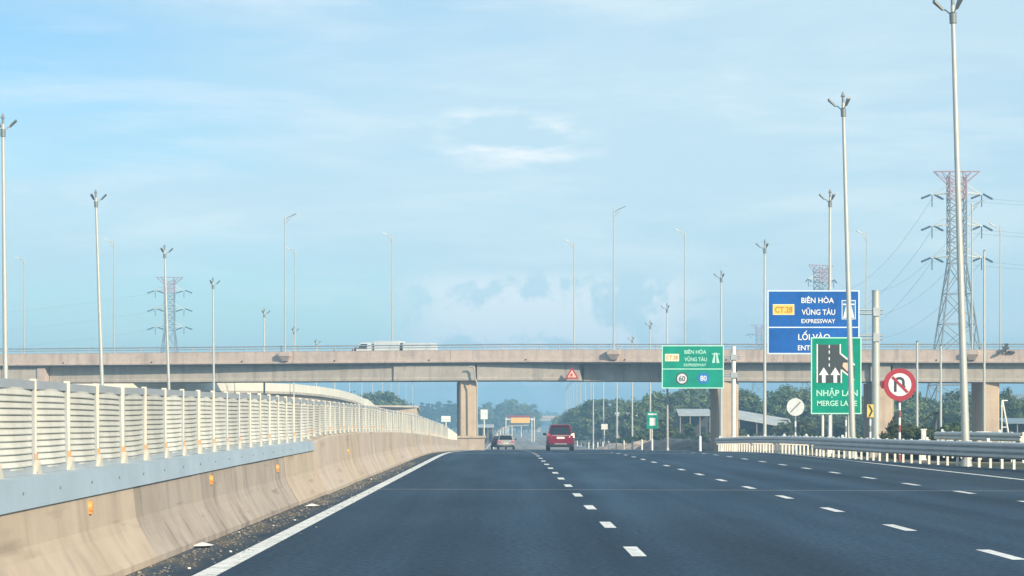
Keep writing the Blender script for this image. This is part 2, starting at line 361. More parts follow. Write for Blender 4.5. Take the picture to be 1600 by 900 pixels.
# ------------------------------------------------------------------ ground and roads
g = MB(); xs = [-2600, -1500, -800, -400, -200, -120, -80, -60, -45, -32, -26, -18, -10, -5, 0, 6, 12, 16, 20, 25, 30, 38, 48, 60, 80, 120, 200, 400, 800, 1500, 2600]
ds = [-60, 0, 20, 40, 60, 80, 100, 120, 140, 160, 180, 200, 220, 240, 260, 280, 300, 330, 360, 400, 450, 500, 600, 700, 850, 1000, 1300, 1700, 2200, 3000]
rings = []
for d in ds:
    row = []
    for x in xs:
        z = zr(max(d, 0)) - .22
        edge = 0 if -30 < x < 14 else 1
        if edge and d > 90: z += random.uniform(-.15, .35)
        if edge and d > 300: z += random.uniform(-.2, .5)
        row.append((x, d, z))
    rings.append(row)
g.sweep([list(reversed(r)) for r in rings], smooth=True)
tag(g.build('ground', M['ground'], recalc=False), kind='structure')
def lerp(tab, d):
    if d <= tab[0][0]: return tab[0][1]
    for (a, b), (c, e) in zip(tab, tab[1:]):
        if d <= c: return b + (e - b) * (d - a) / (c - a)
    return tab[-1][1]
REDGE = [(0, 30), (40, 20.5), (50, 17.6), (63, 15.3), (75, 13.8), (88, 12.9), (3000, 12.9)]
def drange(a, b, step=6):
    out = [a]
    while out[-1] < b - 1e-6: out.append(min(b, out[-1] + (step if out[-1] < 500 else 30)))
    return out
def strip(x0, x1, d0, d1, dz, step=6, mb=None, mi=0):
    mb = mb or MB(); rr = []
    f0 = x0 if callable(x0) else (lambda d: x0); f1 = x1 if callable(x1) else (lambda d: x1)
    for d in drange(d0, d1, step): rr.append([(f1(d) + cx(d), d, zr(d) + dz), (f0(d) + cx(d), d, zr(d) + dz)])
    mb.sweep(rr, smooth=False); return mb
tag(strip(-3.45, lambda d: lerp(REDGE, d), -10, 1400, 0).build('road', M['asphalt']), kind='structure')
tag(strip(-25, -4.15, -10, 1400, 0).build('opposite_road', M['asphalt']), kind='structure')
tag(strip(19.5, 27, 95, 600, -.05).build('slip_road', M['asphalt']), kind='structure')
# painted lines
lm = strip(-2.74, -2.53, 4, 1300, .004)
strip(12.12, 12.28, 4, 1300, .004, mb=lm)
strip(-23.9, -23.75, 4, 900, .004, mb=lm); strip(-4.9, -4.72, 4, 900, .004, mb=lm)
tag(lm.build('edge_lines', M['line']), kind='structure')
lm = MB()
for X in (1.36, 5.06, 8.86):
    d, sp_ = {1.36: (10.4, 6.07), 5.06: (10.2, 5.88), 8.86: (8.6, 5.62)}[X]
    while d < 700:
        strip(X - .075, X + .075, d, d + 1.75, .004, mb=lm); d += sp_ if d < 260 else 9.0
tag(lm.build('lane_dashes', M['line']), kind='structure')
# expansion joints across the deck
lm = MB()
lm.add([(-3.4, 45.15, .006), (20, 42.9, .006), (20, 43.03, .006), (-3.4, 45.28, .006)], [(0, 1, 2, 3)])
lm.add([(-3.4, 101.0, zr(101) + .006), (13, 100.0, zr(100) + .006), (13, 100.7, zr(100.7) + .006), (-3.4, 101.7, zr(101.7) + .006)], [(0, 1, 2, 3)])
tag(lm.build('expansion_joints', M['joint']), kind='structure')
# gravel and rubbish swept against the barrier
gb = MB()
for i in range(1500):
    d = random.uniform(17, 75); x = -3.30 + abs(random.gauss(0, .25)); s_ = random.uniform(.004, .014) * (1 if random.random() < .96 else 1.6)
    rt = Matrix.Rotation(random.uniform(0, 6), 3, 'Z') @ Matrix.Rotation(random.uniform(-.5, .5), 3, 'X')
    gb.box((x, d, s_ * .4), (s_ * 2, s_ * 1.5, s_), 0 if random.random() < .97 else 1, rt)
tag(gb.build('gravel', [M['rock'], M['white']]), 'grey gravel and grit swept along the foot of the left barrier', 'gravel', kind='stuff')
for i, (x, y, lab) in enumerate(((316, 855, 'white crumpled paper scrap beside the left barrier, larger one near the frame bottom'), (487, 792, 'small pale litter scrap by the left barrier, farther up the shoulder'))):
    d = EYE * F / (y - VY); X = (x - VX) * d / F
    b = MB(); b.add([(-.11, -.1, .01), (.09, -.14, .02), (.12, .1, .015), (0, .03, .05), (-.1, .14, .012), (-.02, -.05, .045)], [(0, 1, 5), (1, 2, 3), (1, 3, 5), (3, 4, 0), (0, 5, 3), (2, 4, 3)])
    o = b.build('litter', M['white']); o.location = (X, d, 0.004); tag(o, lab, 'litter')

# ------------------------------------------------------------------ left concrete barrier
ZT = [(6, .86), (16, .92), (30, .96), (42, .99), (45, 1.08), (56, 1.11), (75, 1.03), (90, .91), (121, .59), (150, .22), (180, -.05), (230, -.5)]
BX = -3.75
bar = thing('concrete_barrier', (BX, 6, 0), 'long tan concrete barrier along the left edge of the road', 'barrier')
def prof(d, wid=0, top=None):
    z0 = zr(d); zt = lerp(ZT, d) if top is None else top; h = zt - z0
    k = wid
    return [(BX + .41 + k, d, z0 - .1), (BX + .41 + k, d, z0 + .06), (BX + .37 + k, d, z0 + .12 * h), (BX + .235 + k, d, z0 + .36 * h), (BX + .20 + k, d, z0 + .46 * h), (BX + .15 + k, d, zt - .02), (BX + .13 + k, d, zt), (BX - .13, d, zt), (BX - .15, d, zt - .02), (BX - .20, d, z0 + .46 * h), (BX - .37, d, z0 + .12 * h), (BX - .41, d, z0 - .1)]
segs = [(6, 21.6, 'barrier', .0), (21.62, 25.6, 'barrier_dark', -.005), (25.62, 31.2, 'barrier_dark', .0), (31.22, 36.5, 'barrier_dark', -.008), (36.52, 42, 'barrier', 0)]
d = 42.03
i = 0
while d < 175:
    segs.append((d, min(178, d + 5.95), ['barrier_pale', 'barrier', 'barrier_pale'][i % 3], random.uniform(0, .03) + (.025 if i == 0 else 0))); d += 6; i += 1
for a, b_, m_, k in segs:
    mb = MB(); n = max(2, int((b_ - a) / 1.5) + 1)
    off = lambda p: (p[0] - BX, p[1] - 6, p[2])
    rr = [[off(q) for q in prof(a + (b_ - a) * j / (n - 1), k)] for j in range(n)]
    mb.sweep(rr, smooth=True, caps=True)
    for q in range(len(mb.sm)): mb.sm[q] = False
    mb.build('wall_segment', M[m_], bar, recalc=True)
# steel plate along the top of the near part
pl = MB(); rr = []
PB = [(6, .62), (16, .70), (30, .78), (42, .83)]
for j in range(19):
    d = 6 + 2 * j if j < 18 else 42
    zb, zt = lerp(PB, d), lerp(ZT, d) + .01
    rr.append([(.185 + .012, d - 6, zb), (.165 + .012, d - 6, zt), (-.10, d - 6, zt + .004), (-.10, d - 6, zt - .004), (.155, d - 6, zt - .012), (.178, d - 6, zb)])
pl.sweep(rr, closed=True, caps=True); po = pl.build('cover_plate', M['plate'], bar, recalc=True)
for j in range(17):
    d = 14.8 + 1.38 * j + .4
    if d > 41.5: break
    zb, zt = lerp(PB, d), lerp(ZT, d)
    bo = MB(); bo.bar((.178, 0, 0), (.195, 0, 0), .013, n=6); b_ = bo.build('bolt', M['head'], po); b_.location = (0, d - 6, zb * .45 + zt * .55)
for x, y in ((152, 792), (338, 749), (440, 731), (548, 705)):
    d = 3.50 * F / (VX - x); z = EYE + (VY - y) * d / F
    q = MB(); q.bar((-.03, 0, 0), (.012, 0, 0), .055, .045, n=14); q.box((-.005, 0, -.05), (.03, .09, .02))
    o = q.build('reflector', M['orange'], bar); o.location = (3.75 - 3.75 + .17 + .03, d - 6, z)

# ------------------------------------------------------------------ louvred screen on the barrier
FT = [(8, 1.66), (18, 1.70), (23, 1.72), (27.6, 1.75), (34.7, 1.80), (46.8, 1.80), (63, 1.83), (72, 1.77), (97, 1.67), (120, 1.42), (137, 1.23), (173, .52), (190, .2)]
FX = BX - .04
fen = thing('louvred_fence', (FX, 9, 0), 'pale louvred screen fence standing on the left concrete barrier', 'fence')
STEP = 1.383
def panel_mesh():
    mb = MB(); Ln = STEP - .07; n = 12; H = .70; seg = 6
    def bow(t): return .035 * math.sin(math.pi * t)
    rr = [[(bow(j / seg), -Ln / 2 + Ln * j / seg, 0), (bow(j / seg), -Ln / 2 + Ln * j / seg, H)] for j in range(seg + 1)]
    mb.sweep(rr)
    for k in range(n):
        z = .045 + (H - .09) * k / (n - 1)
        rr = []
        for j in range(seg + 1):
            t = j / seg; y = -Ln / 2 + .03 + (Ln - .06) * t; o = bow(t)
            rr.append([(o + .003, y, z + .024), (o + .006, y, z + .023), (o + .017, y, z - .012), (o + .016, y, z - .019), (o + .003, y, z - .022)])
        mb.sweep(rr, smooth=False)
    return mb.mesh('panel', M['fence'])
def rim_mesh():
    mb = MB(); Ln = STEP - .07
    for z0, z1, x in ((-.045, .02, .012), (.69, .765, .012)): mb.bb(-x, .03, -Ln / 2, Ln / 2, z0, z1)
    for y in (-Ln / 2 + .012, Ln / 2 - .012): mb.bb(-.012, .028, y - .012, y + .012, .02, .69)
    return mb.mesh('panel_frame', M['fence_edge'])
def post_mesh():
    mb = MB(); mb.bb(-.015, .036, -.017, .017, .0, .84); return mb.mesh('post', M['fence_post'])
def foot_mesh():
    mb = MB(); mb.bb(-.06, .10, -.06, .06, -.01, .004)
    for s_ in (-1, 1): mb.add([(.02, s_ * .03, .12), (.02, s_ * .105, 0), (.06, s_ * .105, 0), (.06, s_ * .03, .12), (.04, s_ * .028, 0), (.04, s_ * .028, .12)], [(0, 1, 2, 3), (0, 1, 4, 5), (3, 2, 4, 5)])
    return mb.mesh('foot', M['foot'])
def band_mesh():
    mb = MB(); mb.bb(-.02, .044, -.026, .026, .10, .19); return mb.mesh('reflective_band', M['rust'])
PM, RM, PO, FO, BA = panel_mesh(), rim_mesh(), post_mesh(), foot_mesh(), band_mesh()
def child(name, me, parent, loc, rot=(0, 0, 0), sc=None):
    o = bpy.data.objects.new(name, me); COL.objects.link(o); o.parent = parent; o.location = loc; o.rotation_euler = rot
    if sc: o.scale = sc
    return o
far_mb = {'panel': MB(), 'post': MB()}
k = 0; d = 17.97 - 3 * STEP
while d < 178:
    zt = lerp(FT, d); zt2 = lerp(FT, d + STEP); base = lerp(ZT, d); sl = math.atan2(zt2 - zt, STEP)
    h = (zt - base) / .84
    if k < 98:
        p = child('post', PO, fen, (0, d - 9, base), sc=(1, 1, h)); child('foot', FO, p, (0, 0, .012))
        if k % 3 != 2 or k < 12: child('reflective_band', BA, p, (0, 0, 0))
        dm = d + STEP / 2
        pn = child('panel', PM, fen, (0, dm - 9, (zt + zt2) / 2 - .785 * h + random.uniform(-.005, .005)), (sl + random.uniform(-.006, .006), random.uniform(-.02, .02), random.uniform(-.012, .012)), (1, 1, h)); child('panel_frame', RM, pn, (0, 0, 0))
    else:
        far_mb['post'].bb(-.015, .055, d - 9 - .028, d - 9 + .028, base, zt)
        zb = zt - .8 * h; zb2 = zt2 - .8 * h
        far_mb['panel'].sweep([[(.0, d + .03 - 9, zb), (.0, d + .03 - 9, zt)], [(0, d + STEP - .03 - 9, zb2), (0, d + STEP - .03 - 9, zt2)]])
    k += 1; d += STEP
o = far_mb['post'].build('post_row', M['fence_post'], fen); o['kind'] = 'stuff'
o = far_mb['panel'].build('panel_row', M['fence'], fen); o['kind'] = 'stuff'

# ------------------------------------------------------------------ overpass
TH = R(15); CS, SN = math.cos(TH), math.sin(TH); OD = 200.0
def O(s, t, z):
    X = s * CS + t * SN; Y = OD - s * SN + t * CS
    return (X, Y, z - .0088 * max(0, X) + .016 * max(0, t - 12))
def s_of(px, od=OD):
    kk = (px - VX) / F; return od * kk / (CS + kk * SN)
OF = lambda v: O(v[0], v[1], v[2])
ov = thing('overpass', (0, 0, 0), 'long beige concrete road overpass crossing the whole view', 'bridge')
S0, S1 = -95, 100
def cur(s): return -.0006 * (s - 10) ** 2 * 0   # the edge runs straight
def sbox(mb, s0, s1, t0, t1, z0, z1, mi=0, n=None):
    n = n or max(2, int(abs(s1 - s0) / 8) + 2)
    rr = [[(s0 + (s1 - s0) * j / (n - 1), t, z) for t, z in ((t0, z0), (t0, z1), (t1, z1), (t1, z0))] for j in range(n)]
    mb.sweep(rr, closed=True, caps=True); return mb
mb = sbox(MB(), S0, S1, 0, 12, 6.80, 7.08)
mb.build('deck', M['girder'], ov, OF, recalc=True)
mb = MB()   # near parapet with a lip at its foot
for a in range(S0, S1, 15):
    rr = [[(s, t, z) for t, z in ((-.12, 6.74), (-.12, 6.90), (-.02, 6.93), (.02, 7.80), (.0, 7.86), (.30, 7.86), (.36, 7.085), (.36, 6.74))] for s in (a, a + 7.5, a + 14.97)]
    mb.sweep(rr, closed=True, caps=True)
mb.build('parapet', M['concrete'], ov, OF, recalc=True)
mb = sbox(MB(), S0, S1, 11.7, 12, 7.085, 7.7); mb.build('far_parapet', M['concrete'], ov, OF, recalc=True)
# railing on the near parapet (posts and two rails), and one on the far side
for t0, zb, nm in ((.15, 7.86, 'near_railing'), (11.85, 7.7, 'far_railing')):
    rl = MB()
    for z, r in ((zb + .46, .055), (zb + .24, .035)):
        for a in range(S0, S1, 5): rl.bar((a, t0, z), (a + 5, t0, z), r, n=6, caps=False)
    ro = rl.build('railing', M['galv'], ov, OF)
    if t0 < 1:
        s = -58.0
        pm = MB()
        while s < 60:
            pm.bar((s, t0, zb), (s, t0, zb + .5), .045, n=6); s += 1.75
        q = pm.build('railing_post', M['galv'], ro, OF)
q['label'] = 'row of short steel posts'
# girders: straight chords set in from the deck edge by differing amounts, so the shade band varies
ZG0, ZG1 = 5.12, 6.795
def girder(p0, p1, in0, in1, z1=ZG1, m_='girder'):
    s0, s1 = s_of(p0), s_of(p1); mb = MB(); rr = []
    for s, i_ in ((s0, in0), ((s0 + s1) / 2, (in0 + in1) / 2), (s1, in1)):
        rr.append([(s, i_, ZG0), (s, i_, ZG0 + .22), (s, i_ + .05, ZG0 + .30), (s, i_ + .03, z1), (s, i_ + 1.6, z1), (s, i_ + 1.6, ZG0)])
    mb.sweep(rr, closed=True, caps=True); mb.build('girder', M[m_], ov, OF, recalc=True)
girder(-640, 0, .2, .2); girder(1, 56, .2, .2)
girder(70, 330, .95, .75); girder(331, 612, .75, .32); girder(614, 741, .14, .14)
girder(744, 903, .22, .55); girder(905, 1030, 1.7, 2.0); girder(1032, 1148, .5, .5)
girder(1150, 1358, .62, .55); girder(1360, 1391, .14, .14); girder(1394, 1900, .35, .4); girder(1902, 2600, .4, .4)
mb = MB()
for t in (3, 5.6, 8.2, 10.6): sbox(mb, S0 + 1, S1 - 1, t, t + 1.2, ZG0 + .1, ZG1)
mb.build('inner_girders', M['girder'], ov, OF, recalc=True)
mb = MB()
for a in range(S0 + 2, S1 - 4, 6): mb.bar((a, -.02, 6.62), (a + 6, -.02, 6.60), .05, n=6, caps=False)
mb.build('conduit', M['dark'], ov, OF)
for a in range(-54, 60, 9):
    mb = MB(); mb.bar((a + 2, -.18, 6.95), (a + 2, .1, 6.99), .06, n=8); mb.build('drain_spout', M['dark'], ov, OF)
# end diaphragm stubs and pipe bracket at the left
mb = sbox(MB(), s_of(57), s_of(69), .1, 2, ZG0, ZG1); mb.build('diaphragm', M['concrete'], ov, OF, recalc=True)
# pier walls that run along the motorway
def pier(px0, px1, Lg, sk=0.0, flare=False, od=None):
    s = s_of((px0 + px1) / 2); X, Y, _ = O(s, .7, 0); w = (px1 - px0) / F * Y
    zb = zr(Y) - .4; zt = 5.12 - .0088 * max(0, X) - .005; mb = MB()
    ch = .12
    def ringat(z, fl=0): 
        pts = [(-w / 2 + ch, 0), (w / 2 - ch, 0), (w / 2, ch), (w / 2, Lg - ch), (w / 2 - ch, Lg), (-w / 2 + ch - fl, Lg), (-w / 2 - fl, Lg - ch), (-w / 2 - fl * .35, ch)]
        return [(X + a + sk * b, Y + b, z) for a, b in pts]
    zs = [(zb, 0), (zt - 3.2, 0), (zt - 2.2, .06), (zt - 1.3, .2), (zt - .6, .45), (zt, .85)] if flare else [(zb, 0), (zt, 0)]
    mb.sweep([ringat(z, f) for z, f in zs], closed=True, caps=True)
    return mb.build('pier', M['pier'], ov, recalc=True)
p1 = pier(715, 741, 11, -.045)
pier(1122, 1152, 7, 0.02, flare=True)
pier(1366, 1393, 10, .06)
pier(1535, 1561, 6, .1)
pier(-20, 40, 8, 0)
# drain pipe down the first pier
X, Y, _ = O(s_of(743), 0, 0); mb = MB(); pts = [(X - .55, Y - .25, 6.35), (X - .25, Y - .28, 6.33), (X - .08, Y - .28, 6.1), (X - .05, Y - .28, 5.3), (X + .12, Y - .28, 4.9), (X + .12, Y - .2, zr(Y))]
for a, b_ in zip(pts, pts[1:]): mb.bar(a, b_, .075, n=8)
mb.build('drain_pipe', M['girder'], ov)
# plinths that carry the deck lamps
NEARL = [447 - 513, 447, 960, 1519]
for px in NEARL:
    s = s_of(px); mb = MB()
    rr = [[(s - .55, -.62, 7.42), (s + .55, -.62, 7.42), (s + .55, .1, 7.42), (s - .55, .1, 7.42)], [(s - .55, -.62, 7.80), (s + .55, -.62, 7.80), (s + .55, .1, 7.80), (s - .55, .1, 7.80)]]
    mb.sweep(rr, closed=True, caps=True)
    mb.sweep([[(s - .25, -.3, 6.95), (s + .25, -.3, 6.95), (s + .25, .0, 6.95), (s - .25, .0, 6.95)], [(s - .54, -.60, 7.42), (s + .54, -.60, 7.42), (s + .54, .1, 7.42), (s - .54, .1, 7.42)]], closed=True)
    mb.build('lamp_plinth', M['concrete'], ov, OF, recalc=True)
# masonry guard around the first pier
gw = thing('pier_guard_wall', (P(720, 700, 186).x, 186, zr(186)), 'low tan concrete guard wall at the foot of the left pier', 'wall')
mb = MB(); mb.bb(-2.2, 1.95, 0, 6, -.2, 1.02); mb.build('wall', M['barrier'], gw)
mb = MB(); mb.bb(-2.3, 2.05, -.12, 6.1, 1.023, 1.16); mb.build('coping', M['pier'], gw)
# red warning triangle on the girder edge
X, Y, Z = O(s_of(895), -.35, 5.25)
tr = thing('warning_triangle', (X, Y, Z), 'red bordered triangular warning sign fixed to the overpass girder', 'sign')
mb = MB(); mb.plate([(-.62, 0), (.62, 0), (0, 1.05)], 0, .03); mb.build('border', M['s_red'], tr)
mb = MB(); mb.plate([(-.40, .13), (.40, .13), (0, .78)], -.015, .01); mb.build('face', M['s_salmon'], tr)
mb = MB(); mb.plate([(-.06, .2), (.06, .2), (.05, .5), (-.05, .5)], -.03, .01); mb.plate([(-.25, .2), (-.16, .2), (-.05, .42), (-.1, .45)], -.03, .01); mb.build('symbol', M['s_red'], tr)
mb = MB(); mb.bb(-.04, .04, .03, 1.2, .3, .38); mb.build('bracket', M['dark'], tr)

# ------------------------------------------------------------------ lamp posts
def head_mesh(parent, L_, dirv, rise, z0, big=1.0, m_='pole'):
    mb = MB(); d2 = Vector(dirv).normalized(); up = Vector((0, 0, 1))
    a = Vector((0, 0, z0)); pts = [a, a + d2 * L_ * .35 + up * rise * .55, a + d2 * L_ * .7 + up * rise * .9, a + d2 * L_ + up * rise]
    for p, q in zip(pts, pts[1:]): mb.bar(p, q, .045 * big, .04 * big, n=6)
    arm = mb.build('arm', M[m_], parent)
    h = MB(); p = pts[-1]; tip = p + d2 * .48 * big + up * .24; side = Vector((-d2.y, d2.x, 0)) * .14 * big
    h.add([p - side * .5 - up * .05, p + side * .5 - up * .05, tip + side - up * .04, tip - side - up * .04, p - side * .5 + up * .05, p + side * .5 + up * .05, tip + side + up * .04, tip - side + up * .04],
          [(0, 1, 2, 3), (7, 6, 5, 4), (0, 4, 5, 1), (1, 5, 6, 2), (2, 6, 7, 3), (3, 7, 4, 0)])
    h.build('lamp_head', M['head'] if m_ == 'pole' else M['pole_thin'], arm, recalc=True)
def lamp_double(name, H, side):
    t = thing(name, (0, 0, 0), None, 'street lamp')
    mb = MB(); mb.bar((0, 0, .03), (0, 0, H), .128, .065, n=12); mb.build('pole', M['pole'], t)
    mb = MB(); mb.bb(-.26, .26, -.26, .26, 0, .04); mb.bar((0, 0, .04), (0, 0, .3), .19, .16, n=10); mb.build('base', M['pole'], t)
    mb = MB(); mb.bar((0, 0, H - .55), (0, 0, H - .22), .11, .11, n=10); mb.bar((0, 0, H - .22), (0, 0, H + .25), .06, .05, n=8); mb.bar((0, 0, H + .25), (0, 0, H + .45), .10, .02, n=8); mb.build('collar', M['head'], t)
    head_mesh(t, .34, (side, -.25, 0), .28, H - .40, .6); head_mesh(t, .26, (-side * .25, -.9, 0), .28, H - .40, .6)
    return t
HT = 14.3
rl = lamp_double('lamp_post', HT, 1)
rows = [(10, 97, .6), (163, 126, 1.9), (267, 160, 1.8), (335, 191, .5), (413, 233, 0), (459, 268, 0), (494, 299, 0)] + [(None, 330 + 31 * i, 0) for i in range(9)]
for i, (px, d, ln) in enumerate(rows):
    X = (px - VX) * d / F if px else -25 + cx(d)
    loc = (X, d, zr(d)); rot = (0, -R(ln), 0)
    lab = f"{ORD[i]} tall double headed lamp post in the row behind the left louvred fence" if i else "nearest tall double headed lamp post at the far left, behind the louvred fence"
    if i == 0: rl.location = loc; rl.rotation_euler = rot; rl['label'] = lab; rl['group'] = 'lamp posts behind the left fence'
    else: dup(rl, loc, lab, rot=rot)
rr_ = lamp_double('lamp_post', HT, -1)
rows = [(1510, 69, 1.7), (1333, 90, 1.6), (1297, 125, 0), (1195, 155, 0), (1127, 182, 0), (1043, 223, .2), (1016, 254, 0), (988, 288, 0), (964, 318, 0), (943, 350, 0), (927, 384, 0)] + [(None, 417 + 33 * i, 0) for i in range(9)]
names = {0: 'tallest near lamp post at the right, behind the guardrail', 1: 'lamp post standing in front of the green merge sign', 2: 'lamp post rising behind the blue sign', 3: 'lamp post at the left edge of the blue sign', 4: 'lamp post rising behind the right edge of the green speed sign', 5: 'lamp post rising behind the left edge of the green speed sign', 6: 'lamp post carrying the small green sign under the overpass'}
for i, (px, d, ln) in enumerate(rows):
    X = (px - VX) * d / F if px else 16.0 + cx(d)
    loc = (X, d, zr(d) - .1); rot = (0, -R(ln), 0)
    lab = names.get(i, f"{ORD[i]} lamp post counted from the near end of the right roadside row")
    if i == 0: rr_.location = loc; rr_.rotation_euler = rot; rr_['label'] = lab; rr_['group'] = 'lamp posts along the right roadside'
    else: dup(rr_, loc, lab, rot=rot)
def lamp_single(name, H, dx):
    t = thing(name, (0, 0, 0), None, 'street lamp')
    mb = MB(); mb.bar((0, 0, 0), (0, 0, H), .085, .05, n=8); mb.build('pole', M['pole_thin'], t)
    mb = MB(); mb.bar((0, 0, H - .6), (0, 0, H + .1), .075, .06, n=8); mb.bar((0, 0, H - .6), (dx * .5, 0, H - .1), .025, n=6); mb.build('collar', M['pole_thin'], t)
    head_mesh(t, .55, (dx, -.1, 0), .42, H - .3, 1.0, 'pole_thin')
    return t
ln_ = lamp_single('deck_lamp', 12.3, 1); lf_ = lamp_single('deck_lamp', 12.3, -1)
first = True
for px, lab in ((447, 'deck lamp with right pointing arm on the overpass left of the white truck'), (960, 'deck lamp with right pointing arm above the middle of the overpass'), (1519, 'deck lamp with right pointing arm on the overpass beside the large pylon')):
    loc = Vector(O(s_of(px), -.3, 7.80))
    if first: ln_.location = loc; ln_['label'] = lab; ln_['group'] = 'lamps on the near overpass edge'; first = False
    else: dup(ln_, loc, lab)
first = True
farl = [(178, 375, 22.3, 'deck lamp with left pointing arm between the two nearest left lamp posts'), (613, 366, 22.3, 'deck lamp with left pointing arm rising directly behind the white truck'), (1070, 360, 22.3, 'deck lamp with left pointing arm above the green speed sign'), (1563, 352, 22.3, 'deck lamp with left pointing arm at the far right of the overpass'),
        (38, 403, 35.7, 'faint farther deck lamp beside the far left lamp post'), (461, 388, 35.7, 'faint farther deck lamp just right of a taller deck lamp at left'), (897, 377, 35.7, 'faint farther deck lamp left of the overpass middle, above the red car'), (1354, 363, 35.7, 'faint farther deck lamp just right of the blue sign')]
for px, y, tt, lab in farl:
    sv = s_of(px)
    for _ in range(12):
        X, Y, zb_ = O(sv, tt, 7.60); sv += ((px - VX) * Y / F - X)
    hh = (P(px, y, Y).z - zb_) / 12.5; loc = (X, Y, zb_)
    if first: lf_.location = loc; lf_.scale = (1, 1, hh); lf_['label'] = lab; lf_['group'] = 'lamps on the far overpass edge'; first = False
    else: dup(lf_, loc, lab, scale=(1, 1, hh))
# second deck behind the first, which carries the farther row of lamps
ov2 = thing('rear_overpass', (0, 0, 0), 'second road deck just behind the front overpass, mostly hidden', 'bridge')
mb = sbox(MB(), S0, S1, 22, 36, 6.5, 7.08); mb.build('deck', M['girder'], ov2, OF, recalc=True)
mb = sbox(MB(), S0, S1, 22, 22.3, 7.085, 7.6); mb.build('parapet', M['concrete'], ov2, OF, recalc=True)
for px, dx in ((50, 0), (727, -.1), (1128, 0), (1384, 0), (1548, 0)):
    Y = {50: 236, 727: 226, 1128: 220, 1384: 216, 1548: 214}[px]; X = (px - VX) / F * Y + dx; mb = MB()
    mb.bb(X - .6, X + .6, Y - 1, Y + 6, zr(Y) - .3, 6.49 + .016 * 22 - .0088 * max(0, X)); mb.build('pier', M['pier'], ov2)

# ------------------------------------------------------------------ text
FONTC = {}
def text_polys(s_):
    if s_ in FONTC: return FONTC[s_]
    cu = bpy.data.curves.new('t', 'FONT'); cu.body = s_; cu.offset = .018; cu.resolution_u = 3
    o = bpy.data.objects.new('t', cu); COL.objects.link(o)
    dg = bpy.context.evaluated_depsgraph_get(); dg.update(); me = bpy.data.meshes.new_from_object(o.evaluated_get(dg))
    vs = [(v.co.x, v.co.y) for v in me.vertices]; fs = [tuple(p.vertices) for p in me.polygons]
    bpy.data.objects.remove(o); bpy.data.curves.remove(cu); bpy.data.meshes.remove(me)
    FONTC[s_] = (vs, fs); return vs, fs
def text(mb, s_, x0, x1, z0, cap, y, mi=0):
    """letters with their base line at z0, capitals cap tall, stretched between x0 and x1"""
    vs, fs = text_polys(s_)
    hv, _ = text_polys('H'); ch = max(v[1] for v in hv)
    a = min(v[0] for v in vs); b = max(v[0] for v in vs)
    mb.add([(x0 + (v[0] - a) / (b - a) * (x1 - x0), y, z0 + v[1] / ch * cap) for v in vs], fs, mi)
class Sign:     # pixel frame of one sign -> metres on its face
    def __init__(s, name, d, px, py, label, cat='road sign', group=None):
        s.d = d; s.k = d / F; s.o = P(px, VY, d); s.px = px
        s.base = Vector((s.o.x, d, zr(d) - .15)); s.t = thing(name, s.base, label, cat, group)
    def x(s, px): return (px - s.px) * s.k
    def z(s, py): return EYE + (VY - py) * s.k - s.base.z
    def rect(s, mb, x0, x1, y0, y1, yy, th=.01, mi=0): mb.bb(s.x(x0), s.x(x1), yy, yy + th, s.z(y0), s.z(y1), mi); return mb
    def poly(s, mb, pts, yy, th=.006, mi=0):
        pts = [(s.x(a), s.z(b)) for a, b in pts]
        ar = sum(pts[i][0] * pts[(i + 1) % len(pts)][1] - pts[(i + 1) % len(pts)][0] * pts[i][1] for i in range(len(pts)))
        if ar < 0: pts.reverse()
        mb.plate(pts, yy, th, mi); return mb
    def frame(s, x0, x1, y0, y1, w, m_, div=None, mi=0):
        mb = MB(); 
        s.rect(mb, x0, x1, y0, y0 + w, -.012); s.rect(mb, x0, x1, y1 - w, y1, -.012)
        s.rect(mb, x0, x0 + w, y0 + w, y1 - w, -.012); s.rect(mb, x1 - w, x1, y0 + w, y1 - w, -.012)
        if div: s.rect(mb, x0 + w, x1 - w, div - w * .45, div + w * .45, -.012)
        return mb.build('border', m_, s.t)
    def txt(s, mb, st, x0, x1, ybase, cap, yy=-.02, mi=0): text(mb, st, s.x(x0), s.x(x1), s.z(ybase), cap * s.k, yy, mi)
    def arms(s, ys, xpost, xl):
        for y in ys:
            mb = MB(); z = s.z(y)
            for dz in (-.09, .09): mb.bar((s.x(xl), .16, z + dz), (s.x(xpost + 10), .16, z + dz), .045, n=6)
            mb.bb(s.x(xpost - 5), s.x(xpost + 5), .05, .5, z - .2, z + .2)
            mb.build('arm', M['galv'], s.t)

# ---- blue motorway entrance sign
S = Sign('blue_road_sign', 110, 1370, 0, 'large blue motorway entrance sign on a cantilever post at right')
mb = MB(); S.rect(mb, 1199, 1343, 453.5, 553.5, 0, .05); S_b = mb.build('panel', [M['s_blue']], S.t)
S.frame(1199, 1343, 453.5, 553.5, 2.0, M['s_pale'], 511.5)
for px in (1235, 1307): mb = MB(); S.rect(mb, px, px + .5, 455.5, 551.5, -.004, .004); mb.build('panel_seam', M['seam'], S.t)
mb = MB()
S.txt(mb, 'BIÊN HÒA', 1252, 1303, 473.4, 8.2); S.txt(mb, 'VŨNG TÀU', 1252.5, 1305, 491.8, 8.2); S.txt(mb, 'EXPRESSWAY', 1252, 1305, 504.8, 6.2)
S.txt(mb, 'LỐI VÀO', 1247, 1297, 531, 9); S.txt(mb, 'ENTRANCE', 1246.5, 1300, 547.2, 7.6)
mb.build('lettering', M['s_white'], S.t)
mb = MB(); S.rect(mb, 1207.5, 1241, 475.5, 492, -.015); pn = mb.build('route_plate', M['s_cream'], S.t)
mb = MB(); S.rect(mb, 1208.5, 1240, 476.5, 491, -.022, .005); S.txt(mb, 'CT.28', 1211, 1238, 488.3, 8.8, -.028, 1); mb.build('route_number', [M['s_yellow'], M['s_orange']], pn)
